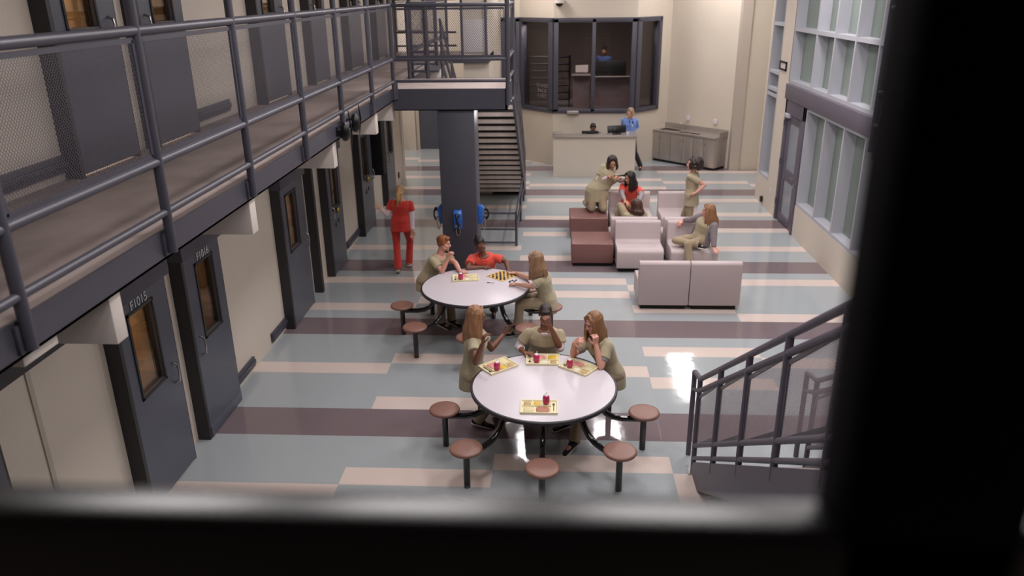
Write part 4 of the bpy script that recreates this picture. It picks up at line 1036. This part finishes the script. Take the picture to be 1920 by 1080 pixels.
JOINTS = [
 [(-2.660, 12.950, 0.900), (-2.628, 12.970, 1.309), (-2.643, 13.000, 1.443), (0.016, 0.999, -0.050), (0.997, -0.020, -0.078), (0.050, 0.999, 0.000), (-2.471, 12.964, 1.238), (-2.793, 12.970, 1.263), (-2.874, 12.950, 1.056), (-3.013, 13.050, 1.115), (-3.067, 13.100, 1.159), (-2.454, 12.950, 1.029), (-2.461, 12.950, 0.758), (-2.458, 12.950, 0.651), (-2.567, 12.949, 0.900), (-2.753, 12.951, 0.900), (-2.760, 12.980, 0.500), (-2.720, 12.780, 0.120), (-2.720, 12.860, 0.030), (-2.560, 13.200, 0.500), (-2.600, 13.200, 0.080), (-2.600, 13.350, 0.030)],
 [(-1.930, 11.050, 0.560), (-1.673, 10.980, 0.972), (-1.625, 10.980, 1.157), (0.727, -0.439, -0.528), (-0.444, -0.887, 0.126), (0.989, -0.104, -0.104), (-1.778, 10.842, 0.942), (-1.631, 11.135, 0.901), (-1.457, 10.950, 0.857), (-1.364, 10.750, 0.785), (-1.310, 10.700, 0.812), (-1.634, 10.754, 0.790), (-1.535, 10.793, 1.010), (-1.497, 10.768, 1.094), (-1.979, 10.969, 0.560), (-1.881, 11.131, 0.560), (-1.550, 10.820, 0.550), (-1.500, 10.600, 0.080), (-1.405, 10.543, 0.030), (-1.660, 10.720, 0.540), (-1.640, 10.500, 0.080), (-1.545, 10.443, 0.030)],
 [(-1.060, 11.420, 0.520), (-1.044, 11.120, 0.920), (-1.096, 11.121, 1.097), (0.039, -0.799, -0.600), (-0.999, -0.050, 0.002), (0.362, -0.879, -0.310), (-1.231, 11.147, 0.872), (-0.861, 11.165, 0.871), (-0.706, 11.120, 0.828), (-0.664, 10.930, 0.750), (-0.626, 10.681, 0.790), (-1.269, 10.902, 0.790), (-1.049, 10.954, 0.790), (-0.915, 10.981, 0.790), (-1.155, 11.415, 0.520), (-0.965, 11.425, 0.520), (-0.915, 11.000, 0.500), (-0.895, 11.000, 0.080), (-0.890, 10.896, 0.030), (-1.205, 11.000, 0.500), (-1.225, 11.000, 0.080), (-1.220, 10.896, 0.030)],
 [(-0.060, 10.250, 0.550), (-0.186, 10.153, 1.024), (-0.237, 10.108, 1.196), (-0.966, 0.100, -0.237), (0.049, 0.976, 0.212), (-0.948, 0.249, -0.200), (-0.163, 10.326, 1.002), (-0.179, 10.004, 0.932), (-0.264, 9.990, 0.856), (-0.510, 10.216, 0.800), (-0.605, 10.304, 0.790), (-0.328, 10.420, 0.822), (-0.531, 10.678, 0.800), (-0.636, 10.727, 0.790), (-0.050, 10.344, 0.550), (-0.070, 10.156, 0.550), (-0.460, 10.120, 0.530), (-0.500, 10.200, 0.080), (-0.626, 10.213, 0.030), (-0.460, 10.350, 0.530), (-0.500, 10.450, 0.080), (-0.626, 10.463, 0.030)],
 [(-0.930, 7.980, 0.550), (-0.847, 8.000, 1.055), (-0.847, 8.000, 1.252), (0.975, -0.156, -0.155), (-0.148, -0.987, 0.064), (0.984, 0.127, -0.127), (-0.881, 7.835, 1.006), (-0.832, 8.160, 0.985), (-0.714, 8.236, 0.737), (-0.571, 8.392, 0.860), (-0.509, 8.432, 0.940), (-0.830, 7.581, 0.887), (-0.746, 7.559, 1.116), (-0.729, 7.582, 1.207), (-0.945, 7.886, 0.550), (-0.915, 8.074, 0.550), (-0.500, 7.980, 0.530), (-0.620, 7.950, 0.080), (-0.493, 7.930, 0.030), (-0.520, 7.780, 0.530), (-0.840, 7.720, 0.080), (-0.713, 7.700, 0.030)],
 [(-0.100, 8.400, 0.550), (-0.088, 8.199, 1.008), (-0.077, 8.225, 1.190), (-0.010, -0.915, -0.402), (-1.000, 0.000, 0.026), (0.000, -0.933, -0.361), (-0.270, 8.223, 0.957), (0.090, 8.223, 0.948), (0.098, 8.160, 0.797), (-0.032, 8.030, 1.136), (-0.063, 8.020, 1.219), (-0.387, 8.220, 0.776), (-0.311, 8.030, 0.786), (-0.237, 7.990, 0.800), (-0.195, 8.401, 0.550), (-0.005, 8.399, 0.550), (0.045, 7.980, 0.530), (0.065, 7.980, 0.080), (0.064, 7.861, 0.030), (-0.245, 7.980, 0.530), (-0.265, 7.980, 0.080), (-0.266, 7.861, 0.030)],
 [(0.690, 8.050, 0.550), (0.496, 7.994, 1.007), (0.462, 7.996, 1.189), (-0.731, -0.567, -0.380), (-0.561, 0.816, -0.137), (-0.813, -0.508, -0.285), (0.427, 8.135, 0.930), (0.612, 7.866, 0.975), (0.540, 7.697, 0.790), (0.481, 7.804, 1.010), (0.478, 7.795, 1.105), (0.241, 7.962, 0.800), (0.247, 7.838, 1.011), (0.303, 7.792, 1.072), (0.632, 8.125, 0.550), (0.748, 7.975, 0.550), (0.380, 7.780, 0.550), (0.250, 7.300, 0.090), (0.170, 7.180, 0.040), (0.340, 7.920, 0.550), (0.200, 7.720, 0.090), (0.080, 7.660, 0.040)],
 [(0.880, 15.520, 0.860), (1.187, 15.584, 1.258), (1.176, 15.507, 1.426), (0.356, -0.926, -0.126), (-0.712, -0.356, 0.606), (0.100, -0.902, -0.421), (1.009, 15.505, 1.332), (1.293, 15.647, 1.090), (1.414, 15.389, 1.085), (1.320, 15.182, 1.176), (1.242, 15.145, 1.216), (0.885, 15.451, 1.070), (1.103, 15.384, 1.162), (1.184, 15.340, 1.183), (0.789, 15.493, 0.860), (0.971, 15.547, 0.860), (1.020, 15.300, 0.520), (0.950, 15.720, 0.520), (0.900, 15.850, 0.500), (0.780, 15.360, 0.520), (0.700, 15.780, 0.520), (0.660, 15.920, 0.500)],
 [(1.520, 15.420, 0.550), (1.543, 15.269, 1.026), (1.508, 15.183, 1.186), (-0.279, -0.920, -0.277), (-0.959, 0.252, 0.127), (-0.865, -0.458, -0.204), (1.382, 15.329, 0.990), (1.699, 15.246, 0.948), (1.730, 14.970, 0.885), (1.651, 14.758, 0.790), (1.576, 14.708, 0.760), (1.353, 15.067, 0.881), (1.400, 14.841, 0.800), (1.446, 14.761, 0.778), (1.429, 15.448, 0.550), (1.611, 15.392, 0.550), (1.580, 14.980, 0.530), (1.599, 14.976, 0.080), (1.563, 14.856, 0.030), (1.295, 15.037, 0.530), (1.276, 15.041, 0.080), (1.240, 14.921, 0.030)],
 [(1.560, 14.220, 0.500), (1.557, 14.200, 0.762), (1.551, 14.200, 0.885), (-0.303, 0.951, 0.069), (0.953, 0.301, 0.034), (-0.506, 0.861, 0.051), (1.715, 14.254, 0.708), (1.400, 14.155, 0.697), (1.373, 14.429, 0.625), (1.332, 14.670, 0.600), (1.319, 14.762, 0.617), (), (), (), (1.653, 14.239, 0.500), (1.467, 14.201, 0.500), (1.280, 14.500, 0.800), (1.300, 14.700, 0.400), (1.275, 14.827, 0.350), (1.550, 14.640, 0.520), (1.550, 14.680, 0.080), (1.525, 14.807, 0.030)],
 [(2.680, 14.850, 0.900), (2.680, 14.860, 1.375), (2.656, 14.840, 1.524), (-0.862, 0.507, -0.011), (0.507, 0.862, -0.018), (-0.990, 0.102, 0.102), (2.764, 15.001, 1.312), (2.596, 14.717, 1.318), (2.881, 14.700, 1.153), (2.719, 14.640, 1.022), (2.644, 14.660, 0.996), (), (), (), (2.728, 14.932, 0.900), (2.632, 14.768, 0.900), (2.660, 14.800, 0.480), (2.700, 14.820, 0.080), (2.588, 14.886, 0.030), (2.580, 14.980, 0.480), (2.620, 15.000, 0.080), (2.508, 15.066, 0.030)],
 [(2.580, 13.220, 0.530), (2.679, 13.160, 0.937), (2.673, 13.140, 1.076), (-0.762, -0.641, 0.090), (-0.604, 0.755, 0.258), (-0.991, 0.104, 0.083), (2.565, 13.293, 0.922), (2.764, 13.044, 0.837), (2.763, 12.950, 0.645), (2.772, 12.880, 0.485), (2.788, 12.721, 0.470), (2.450, 13.400, 0.839), (2.304, 13.470, 0.808), (2.231, 13.400, 0.760), (2.519, 13.293, 0.530), (2.641, 13.147, 0.530), (2.320, 12.880, 0.550), (2.360, 12.780, 0.120), (2.261, 12.697, 0.070), (2.140, 13.100, 0.550), (2.500, 12.950, 0.520), (2.580, 12.900, 0.500)],
 [(2.050, 21.350, 0.930), (2.042, 21.262, 1.422), (2.040, 21.162, 1.578), (-0.148, -0.973, -0.176), (-0.989, 0.148, 0.010), (-0.505, -0.808, -0.303), (1.880, 21.297, 1.365), (2.206, 21.248, 1.361), (2.270, 21.430, 1.152), (2.141, 21.240, 1.069), (2.064, 21.183, 1.065), (1.871, 21.479, 1.145), (1.887, 21.268, 1.022), (1.911, 21.187, 0.979), (1.956, 21.364, 0.930), (2.144, 21.336, 0.930), (2.220, 21.350, 0.500), (2.400, 21.420, 0.090), (2.381, 21.293, 0.040), (1.960, 21.400, 0.500), (1.950, 21.420, 0.090), (1.931, 21.293, 0.040)],
 [(1.080, 21.450, 0.600), (1.064, 21.225, 1.046), (1.055, 21.113, 1.193), (0.016, -0.893, -0.450), (-0.999, -0.000, -0.035), (0.000, -0.954, -0.301), (0.901, 21.252, 0.987), (1.231, 21.252, 0.998), (1.184, 20.976, 0.946), (1.130, 20.737, 0.932), (1.097, 20.648, 0.934), (0.941, 20.972, 0.947), (0.960, 20.728, 0.934), (0.984, 20.637, 0.936), (0.985, 21.448, 0.600), (1.175, 21.452, 0.600), (1.225, 21.030, 0.580), (1.245, 21.030, 0.080), (1.247, 20.914, 0.030), (0.935, 21.030, 0.580), (0.915, 21.030, 0.080), (0.917, 20.914, 0.030)],
]
POSE = {'p%d' % (i+1): {f: v for f, v in zip(FIELDS, row) if v} for i, row in enumerate(JOINTS)}
KH = cloth('khaki_scrubs', (170, 158, 130)); KH2 = cloth('khaki_trousers', (156, 138, 112)); RED = cloth('red_scrubs', (190, 48, 40)); ORG = cloth('orange_polo', (222, 78, 62))
WHT = cloth('white_thermal', (222, 206, 212)); GRY = cloth('grey_cardigan', (128, 118, 122)); SKY = cloth('blue_uniform', (112, 144, 214)); NAVY = cloth('navy_uniform', (28, 28, 36)); DKS = cloth('dark_trousers', (52, 44, 44))
s_fair, s_fair2, s_tan = skin('fair', (206, 158, 136)), skin('rosy', (208, 152, 134)), skin('olive', (188, 138, 112))
s_dark, s_deep, s_brown = skin('dark', (116, 76, 58)), skin('deep', (108, 70, 54)), skin('brown', (128, 84, 64))
h_dblonde, h_blonde, h_red, h_ginger = hairm('dark_blonde', (142, 110, 82)), hairm('blonde', (186, 150, 108)), hairm('auburn', (138, 98, 66)), hairm('ginger', (134, 76, 42))
h_black, h_brown, h_dark = hairm('black', (26, 20, 20)), hairm('brown', (70, 46, 36)), hairm('dark_brown', (44, 30, 26)); h_ash = hairm('ash', (140, 120, 98))
person('p1', 'woman in red scrubs with blonde ponytail walking away on the left', s_fair, h_blonde, 'ponytail', .3, RED, RED, S=.98, under=WHT, under_to={'L': .92, 'R': .92}, curl=(.15, .4), shoes='tan', shirt_len=.14, handup={'L': (0, 0, 1)})
person('p2', 'short haired ginger person in khaki leaning on the farther table, hand at chin', s_fair2, h_ginger, 'short', .1, KH, KH2, vox=.0055, curl=(.5, .95), handup={'R': (-.5, .6, .2), 'L': (0, 0, 1)})
person('p3', 'woman in orange polo shirt leaning her arm on the farther table', s_deep, h_black, 'bun', .1, ORG, DKS, vox=.0055, girth=1.1, roll=-.25, curl=(.35, .45), collar=ORG)
person('p4', 'long haired woman in khaki reaching for the checkers board', s_fair, h_dblonde, 'long', .34, KH, KH2, vox=.0055, under=WHT, under_to={'L': -.3, 'R': -.3}, curl=(.8, .35))
person('p5', 'woman in khaki with long highlighted hair raising one hand at nearer table', s_dark, hairm('highlighted', (150, 108, 76)), 'long', .42, KH, KH2, vox=.005, sleeve=.5, curl=(.1, .7), handup={'L': (-.5, .5, .3), 'R': (-1, -.3, .2)})
person('p6', 'short haired person in khaki over white sleeves covering nose with hand', s_brown, h_dark, 'tight', .1, KH, KH2, vox=.005, girth=1.12, under=WHT, under_to={'L': .05, 'R': .45}, v_neck=WHT, curl=(.95, .7), handup={'L': (.3, -1, .1), 'R': (0, 0, 1)})
person('p7', 'red haired woman in khaki resting both elbows on the nearer table', s_fair2, h_red, 'long', .36, KH, KH2, vox=.005, curl=(1.0, .75), handup={'L': (.5, -.8, .2), 'R': (-.2, -.5, .8)}, under=mat('grey_undershirt', (150, 142, 138), .85), under_to={'L': -.25, 'R': -.25})
person('p8', 'stout dark haired woman in khaki kneeling on the farther ottoman, braiding hair', s_tan, h_dark, 'bob', .22, KH, KH2, girth=1.32, S=1.05, under=WHT, under_to={'L': .85, 'R': .85}, curl=(.7, .7), shirt_len=.22, v_neck=s_tan)
person('p9', 'seated woman in bright orange top having her long black hair braided', s_tan, h_black, 'long', .36, ORG, KH2, under=mat('grey_thermal', (150, 142, 144), .85), under_to={'L': .85, 'R': .85}, sleeve=.7, curl=(.4, .4))
person('p10', 'seated brown haired woman in khaki seen from behind', s_fair, h_brown, 'bob', .23, KH, KH2, curl=(.4, .4))
person('p11', 'standing woman in khaki with bushy dark hair and hand on hip', s_fair2, h_dark, 'curly', .1, KH, KH2, curl=(.5, .4), shirt_len=.17)
r12, J12 = person('p12', 'seated woman in grey cardigan with long reddish hair, arm over the chair back', s_fair2, h_red, 'long', .36, KH, KH2, curl=(.2, .55), handup={'L': (0, 0, 1), 'R': (.2, .2, 1)}, under=GRY, under_to={'L': .9, 'R': .9}, sleeve=.5)
# open cardigan over her shirt: back and side panels plus sleeves
def cardigan(root, J):
    P, N, R, F = J['pelvis'], J['neck'], J['R'].normalized(), J['F'].normalized(); up = (N-P).normalized()
    b = MB()
    for k in range(15):
        a = math.radians(62+k*(298-62)/14)
        o = lambda w, d: R*(math.sin(a)*w)+F*(math.cos(a)*d)
        chain(b, [N-up*.03+o(.085, .075), N-up*.12+o(.168, .125), N-up*.30+o(.175, .135), P+up*.05+o(.185, .145), P-up*.08+o(.195, .155)], [.016, .019, .018, .018, .02], seg=8)
    for sd in 'LR':
        s, e, w = J['sh'+sd], J['el'+sd], J['wr'+sd]
        chain(b, [s, e, e.lerp(w, .9)], [.078, .06, .042], flat1=True)
    fused(b, 'cardigan', GRY, root, .009, 4)
cardigan(r12, J12)
r13, J13 = person('p13', 'standing officer in light blue shirt with fair hair behind the desk', s_fair2, h_ash, 'bob', .12, SKY, NAVY, S=1.0, sleeve=1.0, shirt_len=.02, shoes='boot', girth=1.08, curl=(.3, .3), collar=SKY)
N, P, R, F = J13['neck'], J13['pelvis'], J13['R'].normalized(), J13['F'].normalized()
u = (N-P).normalized()
def pin(name, off, r, m, root):
    b = MB(); b.ell(N-u*off[2]*1.0+R*off[0]+F*off[1], r); b.build(name, m, root)
pin('badge', (-.075, .128, .17), (.024, .012, .03), mat('silver_badge', (240, 244, 255), .15, metal=1), r13)
pin('name_plate', (.07, .13, .15), (.024, .008, .008), M_white, r13)
pin('shoulder_radio', (-.09, .105, .08), (.022, .03, .04), M_black, r13)
pin('neck_tie', (0, .115, .1), (.02, .016, .075), NAVY, r13)
b = MB(); loft(b, [(P+u*(.0+z), R, F, .188, .142) for z in (.02, .065)]); b.build('belt', M_black, r13)
person('p14', 'seated dark skinned officer behind the low desk monitor', s_deep, h_black, 'tight', .1, NAVY, NAVY, sleeve=1.0, curl=(.3, .3))
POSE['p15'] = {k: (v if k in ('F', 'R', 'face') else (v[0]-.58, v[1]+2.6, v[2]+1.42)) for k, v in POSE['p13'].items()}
person('p15', 'dim officer standing inside the dark control booth', s_dark, h_black, 'tight', .1, cloth('booth_shaded_blue_uniform', (50, 70, 120)), NAVY, sleeve=1.0, shirt_len=.02, shoes='boot', vox=.009)  # booth dimness put into this darker copy of the blue uniform
# lock of hair pulled taut from the seated woman's head to the kneeling woman's hands
a, e = Vector(POSE['p9']['head'])+V(-.02, -.02, .07), Vector(POSE['p8']['hd'+'R'])
b = MB(); b.tube([a, a.lerp(e, .35)+V(0, 0, -.012), a.lerp(e, .7)+V(0, 0, -.01), e], [.022, .018, .013, .009], 8)
p9 = [o for o in bpy.data.objects if o.get('label', '').startswith('seated woman in bright orange')][0]
b.build('hair_lock', h_black, p9)
# ------------------------------------------------------------------ light
def area(name, loc, rot, sx, sy, power, col=(1, .95, .92)):
    L = bpy.data.lights.new(name, 'AREA'); L.shape = 'RECTANGLE'; L.size = sx; L.size_y = sy; L.energy = power; L.color = col
    o = bpy.data.objects.new(name, L); COL.objects.link(o); o.location = loc; o.rotation_euler = rot; return o
WARM = (1, .94, .945)
for x, y in ((-.6, 16.4), (-.6, 6.0), (2.2, 6.0), (-.6, 9.2), (2.4, 9.2), (-.6, 12.4), (2.4, 12.6), (1.4, 17.0), (4.0, 10.4), (4.0, 13.9), (3.85, 19.6), (3.85, 21.0), (-1.0, 21.0)):  # unseen fill among these: first brightens stair treads, rightmost pair brightens right wall
    area('ceiling_and_fill_lamp', (x, y, CEIL-.03), (0, 0, 0), .62, 1.22, 68, WARM)
for x in (-1.5, -.5, .5, 1.5): area('ceiling_and_fill_lamp', (x, 2.45, CEIL-.03), (0, 0, 0), .62, 1.0, 24, WARM)
for y in (4.5, 9, 14, 18): area('corridor_fill_light', (6.4, y, CEIL-.05), (0, 0, 0), .6, 1.2, 95, (.92, 1, .96))  # added behind the windows to brighten their panes
for lv in (0, ZS):
    for y in (5.0, 6.6, 8.4, 10.8, 13.2, 15.6, 18.2): area('cell_fill_light', (-5.1, y, lv+(2.5 if lv == 0 else 2.25)), (0, 0, 0), .4, .9, 60, (1, .92, .8))  # unseen, added to brighten the cell interiors behind the door glass
pt = bpy.data.lights.new('landing_lamp', 'POINT'); pt.energy = 13; pt.color = WARM; pt.shadow_soft_size = .1
po = bpy.data.objects.new('landing_lamp', pt); COL.objects.link(po); po.location = (-.85, 13.0, 2.86)
area('recess_fill_light', (-4.5, 22.3, 5.7), (0, 0, 0), .6, 1.2, 150, WARM)  # unseen, added to brighten the far left recess walls
for x in (-.3, 1.6): area('booth_fill_light', (x, 22.75, 3.75), (.25, 0, 0), .5, .4, 95, WARM)  # added without a fixture to light desk fronts and leave upper walls dark
w = bpy.data.worlds.new('World'); SC.world = w; w.use_nodes = True
w.node_tree.nodes['Background'].inputs[0].default_value = (.02, .02, .022, 1)
# ------------------------------------------------------------------ camera
def cam_matrix(yaw, pitch, roll, h):
    cy, sy, cp, sp = math.cos(yaw), math.sin(yaw), math.cos(pitch), math.sin(pitch)
    fwd = V(-sy*cp, cy*cp, -sp); right = V(cy, sy, 0); up = right.cross(fwd)
    cr, sr = math.cos(roll), math.sin(roll)
    r2 = right*cr+up*sr; u2 = up*cr-right*sr
    M = Matrix(((r2.x, u2.x, -fwd.x, 0), (r2.y, u2.y, -fwd.y, 0), (r2.z, u2.z, -fwd.z, h), (0, 0, 0, 1)))
    return M
cd = bpy.data.cameras.new('Camera'); co = bpy.data.objects.new('Camera', cd); COL.objects.link(co)
co.matrix_world = cam_matrix(.0558251426, .366570312, -.0123052258, 4.67129782)
cd.sensor_width = 36; cd.lens = 1455.98344/1920*36; cd.clip_start = .05; cd.clip_end = 100
cd.dof.use_dof = True; cd.dof.focus_distance = 7.4; cd.dof.aperture_fstop = 1.75
SC.camera = co
SC.view_settings.view_transform = 'Standard'; SC.view_settings.look = 'None'; SC.view_settings.gamma = 1; SC.view_settings.use_curve_mapping = False
SC.view_settings.exposure = 0.03
SC.cycles.max_bounces = 8; SC.cycles.transparent_max_bounces = 24
